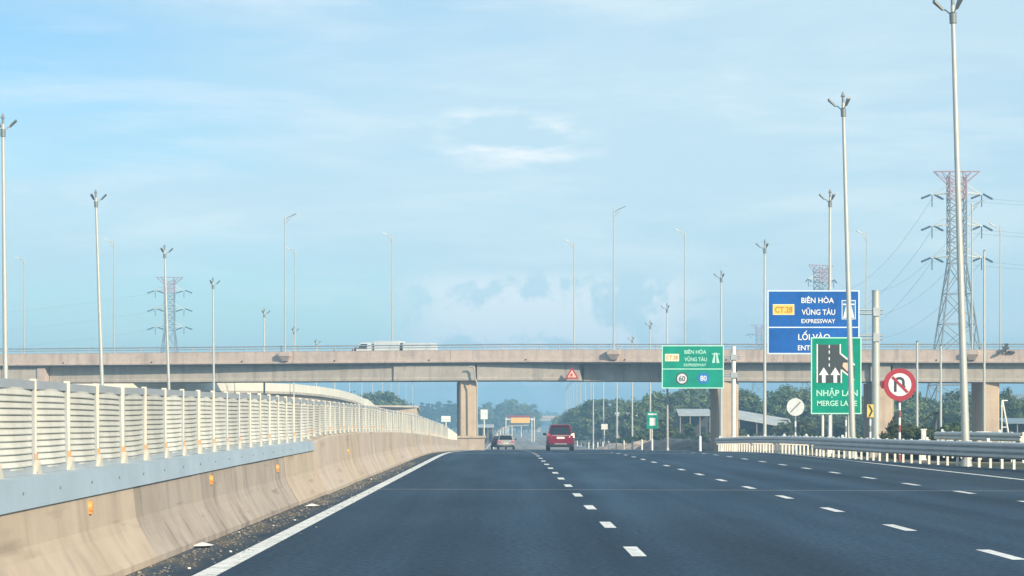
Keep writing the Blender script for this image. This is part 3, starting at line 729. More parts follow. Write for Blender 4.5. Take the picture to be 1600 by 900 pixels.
def expressway_icon(S, x0, x1, y0, y1, m_bg, m_fg, box=True):
    mb = MB()
    if box: S.rect(mb, x0, x1, y0, y1, -.016, .004)
    w = x1 - x0; h = y1 - y0; mi = 1 if box else 0
    X = lambda t: x0 + w * t; Y = lambda t: y0 + h * t
    S.poly(mb, [(X(.36), Y(.08)), (X(.46), Y(.08)), (X(.40), Y(.95)), (X(.06), Y(.95))], -.024, .005, mi)
    S.poly(mb, [(X(.54), Y(.08)), (X(.64), Y(.08)), (X(.94), Y(.95)), (X(.60), Y(.95))], -.024, .005, mi)
    S.poly(mb, [(X(.05), Y(.16)), (X(.95), Y(.16)), (X(.95), Y(.24)), (X(.05), Y(.24))], -.030, .004, mi)
    mb.build('expressway_symbol', [m_bg, m_fg] if box else [m_fg], S.t)
expressway_icon(S, 1316, 1336, 470, 498, M['s_blue2'], M['s_white'])
mb = MB(); S.rect(mb, 1315, 1337, 469, 470.2, -.018, .004); S.rect(mb, 1315, 1337, 497.8, 499, -.018, .004); S.rect(mb, 1315, 1316.2, 470.2, 497.8, -.018, .004); S.rect(mb, 1335.8, 1337, 470.2, 497.8, -.018, .004); mb.build('symbol_frame', M['s_white'], S.t)
mb = MB(); mb.bar((0, .3, 0), (0, .3, S.z(454)), .20, .185, n=16); mb.bar((0, .3, S.z(454)), (0, .3, S.z(453)), .21, .21, n=16); mb.build('post', M['pole'], S.t)
S.arms((487, 527), 1370, 1300)
mb = MB(); mb.bb(-.4, .4, -.1, .7, -.1, .3); mb.build('footing', M['barrier'], S.t)

# ---- green speed sign under the overpass
S = Sign('green_road_sign', 165, 1147, 0, 'wide green expressway sign with two round speed symbols, in front of the overpass')
mb = MB(); S.rect(mb, 1034, 1131, 539.5, 607, 0, .06); mb.build('panel', M['s_green'], S.t)
S.frame(1034, 1131, 539.5, 607, 1.6, M['s_mint'], 576.6)
mb = MB(); S.txt(mb, 'BIÊN HÒA', 1069.4, 1103.5, 552.8, 5.8); S.txt(mb, 'VŨNG TÀU', 1069.4, 1104.5, 564.4, 5.8); S.txt(mb, 'EXPRESSWAY', 1068.5, 1103.5, 572.3, 4.2)
mb.build('lettering', M['s_mint'], S.t)
mb = MB(); S.rect(mb, 1039, 1061, 553, 564.5, -.015); pn = mb.build('route_plate', M['s_cream'], S.t)
mb = MB(); S.txt(mb, 'CT.28', 1041, 1059, 561.5, 6, -.025); mb.build('route_number', M['s_orange'], pn)
expressway_icon(S, 1111.5, 1125, 549.5, 568, None, M['s_mint'], False)
def speed(px, py, r, st, ring_m, face_m, txt_m, nm):
    a = MB(); a.disc(S.x(px), S.z(py), r * S.k, -.014, .008); o = a.build(nm, M[ring_m], S.t)
    a = MB(); a.disc(S.x(px), S.z(py), r * .80 * S.k, -.022, .006); a.build('face', M[face_m], o)
    a = MB(); S.txt(a, st, px - 5.0, px + 5.0, py + 4, 8.0, -.030); a.build('number', M[txt_m], o)
speed(1065.6, 591.5, 9.6, '60', 's_black', 's_grey', 's_black', 'maximum_speed_symbol')
speed(1099.2, 591, 9.2, '80', 's_blue2', 's_blue2', 's_white', 'minimum_speed_symbol')
mb = MB(); mb.bar((0, .32, 0), (0, .32, S.z(541)), .17, .165, n=14); mb.build('post', M['white_post'], S.t)
S.arms((558, 586), 1147, 1100)

# ---- green merge sign
S = Sign('merge_sign', 100, 1306, 0, 'tall green merge lane sign with road diagram on two white posts')
mb = MB(); S.rect(mb, 1267, 1346, 527, 647, 0, .05); mb.build('panel', M['s_green'], S.t)
S.frame(1267, 1346, 527, 647, 1.8, M['s_mint'])
xf = lambda a, b: (1255 + a / 5, 520 + b / 5)
mb = MB()
S.poly(mb, [xf(*p) for p in ((118, 92), (284, 92), (284, 165), (300, 182), (400, 262), (400, 372), (296, 288), (288, 390), (118, 390))], -.014, .006)
dg_ = mb.build('road_diagram', M['s_black'], S.t)
mb = MB()
for a in (((104, 88), (114, 88), (114, 390), (104, 390)), ((284, 88), (294, 88), (294, 160), (284, 165)), ((284, 165), (294, 158), (404, 245), (400, 258)), ((292, 392), (302, 392), (302, 296), (292, 284)), ((300, 284), (296, 296), (396, 374), (400, 362))):
    S.poly(mb, [xf(*p) for p in a], -.022, .006)
for y in (96, 138, 190, 240): S.poly(mb, [xf(*p) for p in ((199, y), (207, y), (207, y + 24), (199, y + 24))], -.022, .006)
for xx in (160, 250): S.poly(mb, [xf(*p) for p in ((xx - 14, 390), (xx + 14, 390), (xx + 14, 330), (xx + 38, 330), (xx, 270), (xx - 38, 330), (xx - 14, 330))], -.026, .006)
mb.build('white_arrows', M['s_white'], dg_)
mb = MB(); S.poly(mb, [xf(*p) for p in ((312, 234), (350, 234), (352, 246), (392, 276), (392, 322), (350, 292), (344, 302), (306, 262))], -.026, .006); mb.build('merging_arrow', M['s_salmon'], dg_)
mb = MB(); S.txt(mb, 'NHẬP LÀN', 1275.6, 1340, 618.6, 9.2); S.txt(mb, 'MERGE LANE', 1276.6, 1339, 634, 8); mb.build('lettering', M['s_mint'], S.t)
for px in (1286, 1297, 1327):
    mb = MB(); mb.bar((S.x(px), .12, 0), (S.x(px), .12, S.z(560)), .06, n=10); mb.build('post', M['white_post'], S.t)

# ---- round signs on striped posts
def striped(t, k, z1, x=0, c0='s_white', c1='faded_red', r=.045, step=.28, y=.06):
    mb = MB(); z = 0; i = 0
    while z < z1:
        mb.bar((x, y, z), (x, y, min(z1, z + step)), r, n=10, mi=i % 2, caps=True); z += step; i += 1
    mb.build('striped_post', [M[c1], M[c0]], t)
S = Sign('no_u_turn_sign', 85, 1406, 0, 'round red and white no u turn sign on a striped post at right')
r = 25.5 * S.k; zc = S.z(601)
mb = MB(); mb.disc(0, zc, r, 0, .03); mb.build('rim', M['s_red'], S.t)
mb = MB(); mb.disc(0, zc, r * .70, -.012, .01); mb.build('face', M['s_white'], S.t)
u = r / 100
mb = MB()
mb.plate([(-36 * u, zc - 44 * u), (-20 * u, zc - 44 * u), (-20 * u, zc + 16.9 * u), (-36 * u, zc + 16.9 * u)], -.022, .008)
mb.plate([(14 * u, zc - 10 * u), (30 * u, zc - 10 * u), (30 * u, zc + 16.9 * u), (14 * u, zc + 16.9 * u)], -.022, .008)
for q in range(10):
    a, b_ = math.pi * q / 10, math.pi * (q + 1) / 10; cc = -3 * u; zz = zc + 17 * u
    mb.plate([(cc + 17 * u * math.cos(a), zz + 15 * u * math.sin(a)), (cc + 33 * u * math.cos(a), zz + 31 * u * math.sin(a)), (cc + 33 * u * math.cos(b_), zz + 31 * u * math.sin(b_)), (cc + 17 * u * math.cos(b_), zz + 15 * u * math.sin(b_))], -.022, .008)
mb.plate([(6 * u, zc - 8 * u), (22 * u, zc - 34 * u), (38 * u, zc - 8 * u)], -.0245, .008)
mb.build('turn_arrow', M['s_black'], S.t)
mb = MB(); mb.plate([(-52 * u, zc + 42 * u), (42 * u, zc - 52 * u), (54 * u, zc - 42 * u), (-42 * u, zc + 54 * u)], -.032, .008); mb.build('slash', M['s_red'], S.t)
striped(S.t, S.k, zc - r * .6)
mb = MB(); mb.bb(-29 * S.k, -22 * S.k, .05, .1, zc - 6 * S.k, zc + 6 * S.k); mb.bb(-.3, .3, .03, .06, zc - .05, zc + .05); mb.build('bracket', M['s_red'], S.t)
S = Sign('end_of_limit_sign', 110, 1243, 0, 'round pale sign with one grey diagonal stroke, on a striped post')
r = 13.8 * S.k; zc = S.z(636); mb = MB(); mb.disc(0, zc, r, 0, .03); mb.build('face', M['s_grey'], S.t)
mb = MB(); mb.plate([(-r * .62, zc - r * .52), (-r * .50, zc - r * .64), (r * .62, zc + r * .52), (r * .50, zc + r * .64)], -.012, .008); mb.build('slash', M['slash'], S.t)
striped(S.t, S.k, zc - r * .7, c0='s_white', c1='slash')
S = Sign('chevron_marker', 100, 1360, 0, 'small yellow and black chevron marker on a striped post beside the blue sign post')
mb = MB(); S.rect(mb, 1355, 1365, 632, 652, 0, .03); mb.build('panel', M['s_yellow'], S.t)
mb = MB(); S.poly(mb, [(1356.5, 633), (1359.5, 633), (1364, 642), (1359.5, 651), (1356.5, 651), (1361, 642)], -.012); mb.build('chevron', M['s_black'], S.t)
striped(S.t, S.k, S.z(653), c0='s_white', c1='slash', r=.05)
S = Sign('marker_post', 104, 1322, 0, 'short striped marker post under the merge sign', 'post'); striped(S.t, S.k, S.z(650), c0='s_white', c1='slash')
# small signs hung on far lamps
S = Sign('small_green_sign', 252, 1019, 0, 'small green sign with a white square, on a lamp post under the overpass')
mb = MB(); S.rect(mb, 1010.5, 1028, 643.5, 670, 0, .04); mb.build('panel', M['s_green'], S.t)
mb = MB(); S.rect(mb, 1015, 1024, 653, 665, -.012); S.rect(mb, 1012.5, 1026, 646, 648.5, -.012); mb.build('symbol', M['s_white'], S.t)
mb = MB(); mb.bar((0, .1, 0), (0, .1, S.z(648)), .07); mb.build('post', M['white_post'], S.t)
S = Sign('small_white_sign', 345, 944.5, 0, 'small square white sign on a pole right of the red car')
mb = MB(); S.rect(mb, 939.5, 949.5, 662.5, 671, 0, .05); mb.build('panel', M['white'], S.t)
mb = MB(); mb.bar((0, .12, 0), (0, .12, S.z(664)), .08); mb.build('post', M['white_post'], S.t)
for (x0, x1, y0, y1, d, lab) in ((751, 762, 640, 655, 330, 'square white board on a pole just right of the left pier'), (689.5, 704, 650, 659, 300, 'low white board seen over the end of the left fence')):
    S = Sign('white_board', d, (x0 + x1) / 2, 0, lab, 'sign')
    mb = MB(); S.rect(mb, x0, x1, y0, y1, 0, .05); mb.build('panel', M['white'], S.t)
    mb = MB(); S.rect(mb, x0 + 1.5, x1 - 1.5, y0 + 5, y0 + 6.2, -.012); mb.build('stripe', M['s_mint'], S.t)
    mb = MB(); mb.bar((0, .12, 0), (0, .12, S.z(y0 + 3)), .09); mb.build('post', M['white_post'], S.t)
S = Sign('orange_gantry', 450, 813, 0, 'orange yellow overhead board on a gantry far down the road', 'gantry')
mb = MB(); S.rect(mb, 798, 828, 652.5, 661, 0, .25); mb.build('board', M['yellow_board'], S.t)
mb = MB(); S.rect(mb, 794, 829, 649.5, 651.5, .05, .25); mb.build('roof_beam', M['s_red'], S.t)
mb = MB(); S.rect(mb, 829, 835, 654, 656, .05, .25); S.rect(mb, 790, 797, 654, 656, .05, .25)
for px in (790.5, 831, 835): mb.bar((S.x(px), .15, 0), (S.x(px), .15, S.z(652)), .10)
mb.build('frame', M['white_post'], S.t)

# ------------------------------------------------------------------ guardrails on the right
GP = [(44, 18.2), (50, 16.9), (56, 15.7), (63, 14.65), (70, 13.8), (78, 13.0), (88, 12.45)]
def rail(name, path, d0, d1, step, label, zt=.78, thrie=True, xoff=0, post_h=None, zadd=0):
    X0 = lerp(path, d0); t = thing(name, (X0, d0, zr(d0) + zadd), label, 'guardrail')
    prof_ = [(0, 0), (-.07, .05), (-.07, .12), (0, .165), (-.07, .21), (-.07, .28), (0, .33)]
    if thrie: prof_ = prof_ + [(-.07, .375), (-.07, .445), (0, .49)]
    H = prof_[-1][1]; mb = MB(); rr = []
    for d in drange(d0, d1, 1.0):
        X = lerp(path, d) - X0; z = zr(d) - zr(d0) + zt - H
        rr.append([(X + a, d - d0, z + b) for a, b in prof_] + [(X + a + .012, d - d0, z + b) for a, b in reversed(prof_)])
    mb.sweep(rr, closed=True, smooth=False, caps=True); mb.build('beam', M['galv'], t, recalc=True)
    d = d0 + .3
    pm = MB(); pm.bb(.10, .17, -.05, .05, -.1, zt + .02); pm.bb(.0, .10, -.04, .04, zt - .38, zt - .12); pme = pm.mesh('post', M['white_post'])
    cap_ = MB(); cap_.bb(-.02, .06, -.05, .05, zt + .0, zt + .1); cme = cap_.mesh('reflector', M['white'])
    i = 0
    while d < d1:
        p = child('post', pme, t, (lerp(path, d) - X0, d - d0, zr(d) - zr(d0)))
        if i % 6 == 2: child('reflector', cme, p, (0.05, 0, 0))
        d += step; i += 1
    return t
rail('guardrail', GP, 46, 90, 1.0, 'near corrugated steel guardrail on white posts, bending away at right')
rail('guardrail', [(88, 12.75), (91, 12.5), (129, 12.2)], 90.5, 129, 1.15, 'farther steel guardrail with close white posts, in front of the right pier', thrie=False)
rail('guardrail', [(60, 19), (98, 18.0), (99, 17.9), (130, 21)], 80, 94, 1.6, 'third guardrail beyond the near one, at the right frame edge', thrie=False, zt=.98)
# white delineator posts
dpo = MB(); dpo.bar((0, 0, 0), (0, 0, .90), .085, .08, n=10)
dpm = dpo.mesh('delineator_post', M['white']); firstd = None
plist = [1094, 1019, 1003, 988, 975, 963, 951, 942, 934, 927, 920, 914, 908, 902]
dl = [137, 182, 195, 209, 224, 240, 258, 275, 290, 306, 322, 338, 352, 366]
for i, (px, d) in enumerate(zip(plist, dl)):
    t = thing('delineator_post', ((px - VX) * d / F, d, zr(d)), f"{ORD[i]} short white delineator post from the right, in the right roadside row", 'delineator post', 'white delineator posts along the right road edge')
    child('post', dpm, t, (0, 0, 0)); c = MB(); c.bar((0, 0, .905), (0, 0, .94), .06, .02, n=10); c.build('cap', M['white'], t)

# low roadside blocks behind the rail
def block(name, px0, px1, y0, d, m_, lab, cat, hole=False, leg=True):
    w = (px1 - px0) / F * d; X = ((px0 + px1) / 2 - VX) / F * d; z0 = zr(d) - .25; zt = EYE + (VY - y0) / F * d
    t = thing(name, (X, d, z0), lab, cat)
    mb = MB(); mb.bb(-w / 2, w / 2, 0, w * .8, .04, zt - z0); mb.build('body', M[m_], t)
    mb = MB(); mb.bb(-w / 2 - .03, w / 2 + .03, -.03, w * .8 + .03, zt - z0 + .002, zt - z0 + .05); mb.bb(-w / 2 - .03, w / 2 + .03, -.03, w * .8 + .03, 0, .04); mb.build('cap', M['white'], t)
    if hole:
        mb = MB(); mb.disc(0, zt - z0 - .22, .13, -.012, .01); mb.build('opening', M['black'], t)
    else:
        mb = MB(); mb.bb(-w * .3, w * .3, -.012, -.004, (zt - z0) * .5, (zt - z0) * .85); mb.build('door', M['s_grey'], t)
    return t
block('cabinet', 1440, 1447, 672, 96, 'white_post', 'narrow white roadside cabinet right of the no u turn sign', 'cabinet')
block('concrete_block', 1527, 1545, 676, 96, 'barrier_pale', 'pale concrete block with a round dark opening behind the right guardrail', 'concrete block', hole=True)
block('cabinet', 1569, 1583, 679, 98, 'white', 'low wide white cabinet at the right frame edge behind the guardrail', 'cabinet')
# leaning white A frame
X = P(1571, 0, 150).x; t = thing('white_stand', (X, 150, zr(150) - .2), 'slanted white support frame beside the rightmost pier', 'frame')
mb = MB(); zt = P(0, 626, 150).z - (zr(150) - .2)
mb.bar((-.25, 0, 0), (-.25, 0, zt), .05); mb.bar((.45, 0, 0), (-.2, 0, zt), .06); mb.build('legs', M['white'], t)
mb = MB(); mb.bar((-.25, 0, zt), (.15, 0, zt), .05); mb.bar((-.25, 0, zt * .5), (.12, 0, zt * .5), .04); mb.build('crossbars', M['white'], t)
# slim grey poles near the right pier
for px, y0, d, lab in ((1433, 534, 140, 'plain grey pole standing right of the no u turn sign'), (1470, 540, 150, 'plain grey pole left of the nearest right lamp post'), (1538, 392, 150, 'slim tall pole just right of the nearest right lamp post')):
    t = thing('plain_pole', (P(px, 0, d).x, d, zr(d) - .2), lab, 'pole', 'plain poles near the right piers'); zt = P(0, y0, d).z - (zr(d) - .2)
    mb = MB(); mb.bar((0, 0, .05), (0, 0, zt), .085, .07, n=10); mb.build('shaft', M['pole'], t)
    mb = MB(); mb.bb(-.16, .16, -.16, .16, 0, .05); mb.bar((0, 0, .05), (0, 0, .3), .12, .1, n=10); mb.build('base', M['barrier'], t)
    mb = MB(); mb.bar((0, 0, zt), (0, 0, zt + .06), .09, .03, n=10); mb.build('cap', M['dark'], t)
# dark fixtures on the overpass parapet, far right
X, Y, Z = O(s_of(1571), -.1, 7.86)
t = thing('parapet_fixture', (X, Y, Z), 'cluster of small dark fixtures on the overpass parapet at far right', 'fixture')
mb = MB(); mb.box((-.42, -.15, -.22), (.42, .3, .16), rot=Matrix.Rotation(-.25, 3, 'Y')); mb.box((.50, -.15, -.22), (.46, .3, .16), rot=Matrix.Rotation(.2, 3, 'Y')); mb.build('side_heads', M['dark'], t)
mb = MB(); mb.bar((0, -.1, -.3), (0, -.1, .35), .05); mb.bar((-.4, -.1, -.2), (.5, -.1, -.2), .03); mb.build('bracket', M['dark'], t)
mb = MB(); mb.box((.0, -.15, .12), (.5, .3, .2)); mb.box((.05, -.15, .38), (.26, .26, .24)); mb.build('top_head', M['dark'], t)

# ------------------------------------------------------------------ vehicles
def car(name, loc, label, cat, paint, Wd=1.80, H=1.72, Ln=4.55, kind='mpv'):
    t = thing(name, loc, label, cat)
    hw = Wd / 2; B = .98 if kind == 'mpv' else .88
    # stations: y, half width, bottom, belt, top, roof half width
    if kind == 'mpv':
        st = [(0, hw * .90, .45, .80, .82, hw * .86), (.06, hw * .96, .36, .98, 1.00, hw * .86), (.16, hw, .30, B, 1.12, hw * .83), (.42, hw, .26, B, H - .06, hw * .74), (.8, hw, .24, B, H, hw * .74), (2.1, hw, .24, B, H, hw * .74), (2.9, hw, .24, B, H - .08, hw * .73), (3.55, hw, .24, B, 1.08, hw * .82), (4.2, hw * .97, .27, .84, .94, hw * .82), (4.5, hw * .88, .34, .66, .72, hw * .8)]
    else:
        st = [(0, hw * .90, .42, .76, .80, hw * .86), (.07, hw * .96, .34, .90, .93, hw * .86), (.5, hw, .28, B, .98, hw * .83), (1.1, hw, .24, B, H - .05, hw * .70), (1.5, hw, .22, B, H, hw * .70), (2.3, hw, .22, B, H, hw * .70), (2.7, hw, .22, B, H - .07, hw * .69), (3.3, hw, .22, B, .98, hw * .82), (4.1, hw * .96, .25, .74, .84, hw * .82), (4.5, hw * .86, .32, .6, .66, hw * .8)]
    def ring(y, w, zb, zl, zt, rw):
        zl = min(zl, zt - .01)
        half = [(w * .90, zb), (w, zb + .12), (w * 1.0, (zb + zl) / 2), (w * .97, zl), (rw * 1.03, zt - (zt - zl) * .12), (rw * .88, zt), (rw * .4, zt + .015)]
        return [(x, y, z) for x, z in half] + [(-x, y, z) for x, z in reversed(half)]
    rings = [ring(*s_) for s_ in st]; n = len(rings[0]); mb = MB()
    mb.sweep(rings, closed=True, smooth=False, caps=True); mb.build('body', paint, t, recalc=True)
    # rear glass, side glass a hair proud of the body
    a, b = st[2], st[3]
    mb = MB()
    if kind == 'mpv': zlo, zhi, ylo, yhi, wl, wh = B + .10, H - .14, .155, .375, hw * .80, hw * .68
    else: zlo, zhi, ylo, yhi, wl, wh = 1.00, H - .09, .50, 1.0, hw * .74, hw * .62
    mb.add([(-wl, ylo - .035, zlo), (wl, ylo - .035, zlo), (wh, yhi - .035, zhi), (-wh, yhi - .035, zhi), (-wl, ylo + .02, zlo), (wl, ylo + .02, zlo), (wh, yhi + .02, zhi), (-wh, yhi + .02, zhi)], [(0, 1, 2, 3), (7, 6, 5, 4), (0, 3, 7, 4), (1, 5, 6, 2), (3, 2, 6, 7), (0, 4, 5, 1)])
    gl = mb.build('rear_window', M['glass'], t)
    mb = MB(); mb.bar((0, ylo - .05, zlo + .02), (wl * .5, ylo - .01, zlo + .12), .012, n=5); mb.build('wiper', M['black'], gl)
    for s_ in (-1, 1):
        mb = MB(); x0 = s_ * hw * .985; x1 = s_ * hw * (.76 if kind == 'mpv' else .73)
        y0, y1 = (.45, 3.3) if kind == 'mpv' else (.9, 3.0)
        mb.add([(x0, y0, B + .05), (x0, y1, B + .05), (x1 * 1.015, y1 - .6, H - .16), (x1 * 1.015, y0 + .22, H - .16), (x0 * .9, y0, B + .05), (x0 * .9, y1, B + .05), (x1 * .9, y1 - .6, H - .16), (x1 * .9, y0 + .22, H - .16)], [(0, 1, 2, 3), (4, 7, 6, 5), (0, 3, 7, 4), (1, 5, 6, 2), (2, 6, 7, 3), (0, 4, 5, 1)])
        mb.build('side_window', M['glass'], t, recalc=True)
        mb = MB(); mb.box((s_ * (hw + .12), 3.0, B + .12), (.20, .12, .15)); mb.bar((s_ * hw * .95, 3.05, B + .05), (s_ * (hw + .08), 3.0, B + .1), .03, n=6); mb.build('mirror', M['dark'], t)
        mb = MB()
        if kind == 'mpv': mb.add([(s_ * hw * .62, -.03 + .05, B - .06), (s_ * hw * 1.0, .10, B - .12), (s_ * hw * .985, .18, B + .20), (s_ * hw * .80, .10, B + .16), (s_ * hw * .62, .12, B - .06), (s_ * hw * .99, .3, B - .12), (s_ * hw * .97, .34, B + .2), (s_ * hw * .8, .26, B + .16)], [(0, 1, 2, 3), (1, 5, 6, 2), (3, 2, 6, 7), (0, 4, 5, 1), (0, 3, 7, 4)])
        else: mb.bb(s_ * hw * .58, s_ * hw * .97, -.02, .15, .70, .86)
        mb.build('tail_lamp', M['tail_clear'] if (s_ > 0 and kind == 'mpv') else (M['dim_tail'] if name == 'maroon_car' else M['tail']), t, recalc=True)
    mb = MB(); mb.bb(-.26, .26, -.022, .05, .80 if kind == 'mpv' else .58, .94 if kind == 'mpv' else .70); mb.build('number_plate', M['number'], t)
    mb = MB(); mb.bb(-hw * .88, hw * .88, -.07, .12, .30, .50); mb.bb(-hw * .93, hw * .93, -.02, .3, .26, .42); mb.build('bumper', M['black'] if kind == 'mpv' else M['dark'], t)
    mb = MB(); mb.bb(-hw * .45, hw * .45, -.085, -.05, .44, .49); mb.build('bumper_strip', M['silver_paint'], t)
    if kind == 'mpv':
        mb = MB(); mb.bb(-hw * .62, hw * .62, -.0, .10, 1.0, 1.035); mb.build('chrome_strip', M['silver_paint'], t)
        mb = MB(); mb.bb(-hw * .72, hw * .72, .26, .52, H - .05, H + .0); mb.build('roof_spoiler', M['white'] if False else paint, t)
        for s_ in (-1, 1): mb = MB(); mb.bar((s_ * hw * .66, .7, H + .05), (s_ * hw * .66, 2.8, H + .04), .02, n=6); mb.build('roof_rail', M['silver_paint'], t)
    for y in (.82, 3.65):
        for s_ in (-1, 1):
            wb = thing('wheel', (0, 0, 0), None, None); 
            bpy.data.objects.remove(wb)
            mb = MB(); mb.bar((s_ * (hw - .21), y, .325), (s_ * (hw + .005), y, .325), .325, n=24); w = mb.build('wheel', M['black'], t)
            mb = MB(); mb.bar((s_ * (hw + .0), y, .325), (s_ * (hw + .012), y, .325), .2, n=16); mb.build('rim', M['silver_paint'], w)
    return t
car('red_car', (P(876, 0, 149).x, 149, zr(149)), 'red people carrier driving away in the middle lane', 'car', M['red_paint'])
car('silver_car', (P(790.5, 0, 225).x, 225, zr(225)), 'silver sedan driving away in the left lane, just left of the road centre', 'car', M['silver_paint'], 1.76, 1.50, kind='sedan')
car('maroon_car', (P(779.5, 0, 248).x, 248, zr(248)), 'dark maroon car half hidden behind the silver sedan', 'car', M['maroon_paint'], 1.76, 1.48, kind='sedan')
# truck on the overpass, side on
X, Y, _ = O(s_of(632), 8, 0); zt_ = 7.085
tk = thing('box_truck', (P(634, 0, Y).x, Y, zt_ + .0), 'white truck with two pale cargo boxes crossing on the overpass', 'truck', rot=(0, 0, -TH))
mb = MB(); mb.bb(-2.75, -.35, -1.1, 1.1, .75, 1.88); mb.bb(.05, 2.8, -1.1, 1.1, .75, 1.66); mb.build('cargo_box', M['truck'], tk)
mb = MB(); mb.bb(-3.0, 3.0, -1.0, 1.0, .55, .745); mb.bb(-.34, .04, -.6, .6, .75, 1.70); mb.build('chassis', M['dark'], tk)
mb = MB(); mb.plate([(-4.6, .5), (-3.1, .5), (-3.1, 1.75), (-4.1, 1.75), (-4.55, 1.15)], -1.0, 2.0); cb = mb.build('cab', M['s_grey'], tk)
mb = MB(); mb.plate([(-4.45, 1.15), (-3.5, 1.15), (-3.5, 1.62), (-4.1, 1.62)], -1.012, .01); mb.build('side_window', M['glass'], cb)
for x in (-3.9, -1.6, 1.6, 2.3):
    for s_ in (-1, 1): mb = MB(); mb.bar((x, s_ * .85, .36), (x, s_ * 1.06, .36), .36, n=20); mb.build('wheel', M['black'], tk)
X, Y, _ = O(s_of(560), 8, 0)
tk = thing('grey_van', (P(558, 0, Y).x, Y, 7.085), 'low dark grey pickup on the overpass left of the white truck', 'pickup', rot=(0, 0, -TH))
mb = MB(); mb.plate([(-2.1, .3), (2.1, .3), (2.15, .75), (1.2, .85), (.85, 1.3), (-.1, 1.32), (-.3, .9), (-2.1, .85)], -.85, 1.7); vb = mb.build('body', M['maroon_paint'], tk)
mb = MB(); mb.plate([(.0, .92), (1.05, .9), (.8, 1.22), (.02, 1.24)], -.862, .01); mb.build('side_window', M['glass'], vb)
for x in (-1.3, 1.3):
    for s_ in (-1, 1): mb = MB(); mb.bar((x, s_ * .7, .33), (x, s_ * .88, .33), .33, n=20); mb.build('wheel', M['black'], tk)

# ------------------------------------------------------------------ curved ramp behind the overpass, left
rp = thing('curved_ramp', (0, 0, 0), 'pale curved ramp wall descending behind the overpass at left', 'ramp')
path = [(-150, 590, 215), (100, 592, 228), (290, 597, 240), (350, 597, 250), (410, 598, 260), (460, 600, 270), (500, 604, 282), (530, 609, 296), (555, 616, 315), (572, 624, 338), (582, 632, 370), (588, 638, 420)]
pts = []
for (a, b_) in zip(path, path[1:]):
    for j in range(4): f_ = j / 4; pts.append(P(*(a[q] + (b_[q] - a[q]) * f_ for q in range(3))))
pts.append(P(*path[-1]))
mb = MB(); mb2 = MB(); mb3 = MB(); r1, r2, r3 = [], [], []
for i, p in enumerate(pts):
    q = pts[min(i + 1, len(pts) - 1)] - pts[max(i - 1, 0)]; nrm = Vector((-q.y, q.x, 0)).normalized()
    if nrm.y < 0: nrm = -nrm
    zg = zr(p.y) - .3
    r1.append([(p - Vector((0, 0, .95))), p, p + nrm * .3, p + nrm * .3 - Vector((0, 0, .95))])
    a = p + nrm * .45 - Vector((0, 0, 1.25)); r2.append([Vector((a.x, a.y, zg)), a, a + nrm * 7.2, Vector((a.x + nrm.x * 7.2, a.y + nrm.y * 7.2, zg))])
    a = p - Vector((0, 0, .953)) - nrm * .05; r3.append([a - Vector((0, 0, .29)), a, a + nrm * 8, a + nrm * 8 - Vector((0, 0, .29))])
mb.sweep(r1, closed=True, caps=True); mb.build('parapet', M['roof_white'], rp, recalc=True)
mb2.sweep(r2, closed=True, caps=True); mb2.build('retaining_wall', M['barrier'], rp, recalc=True)
mb3.sweep(r3, closed=True, caps=True); mb3.build('deck', M['girder'], rp, recalc=True)
# far overpass at the end of the road
fo = thing('distant_overpass', (P(900, 0, 900).x, 900, -2.6), 'faint distant overpass at the end of the road', 'bridge')
mb = MB(); mb.bb(-17, 60, 0, 9, 4.6, 5.7); mb.build('deck', M['girder'], fo)
mb = MB(); mb.bb(-17, 60, -.2, 0, 5.703, 6.6); mb.build('parapet', M['concrete'], fo)
for x in (-15, -3, 9, 24, 40, 55): mb = MB(); mb.bb(x - .7, x + .7, .5, 8, 0, 4.6); mb.build('pier', M['pier'], fo)
# curved light-coloured road wall in the far distance, left of the road centre
cw = thing('distant_curved_railing', (0, 0, 0), 'pale curved railing below the orange gantry', 'railing')
pts = [P(768, 694, 300), P(771, 684, 330), P(777, 674, 370), P(786, 667, 430), P(800, 664, 520), P(826, 663.5, 640)]
mb = MB(); mb.sweep([[p - Vector((0, 0, .35)), p, p + Vector((0, .4, 0)), p + Vector((0, .4, -.35))] for p in pts], closed=True, caps=True); mb.build('band', M['barrier_pale'], cw, recalc=True)
for p, q in zip(pts, pts[1:]):
    for f_ in (0, .5):
        c = p.lerp(q, f_); mb = MB(); mb.bar((c.x, c.y + .2, -2.8), (c.x, c.y + .2, c.z - .3), .12, n=6); mb.build('post', M['white_post'], cw)

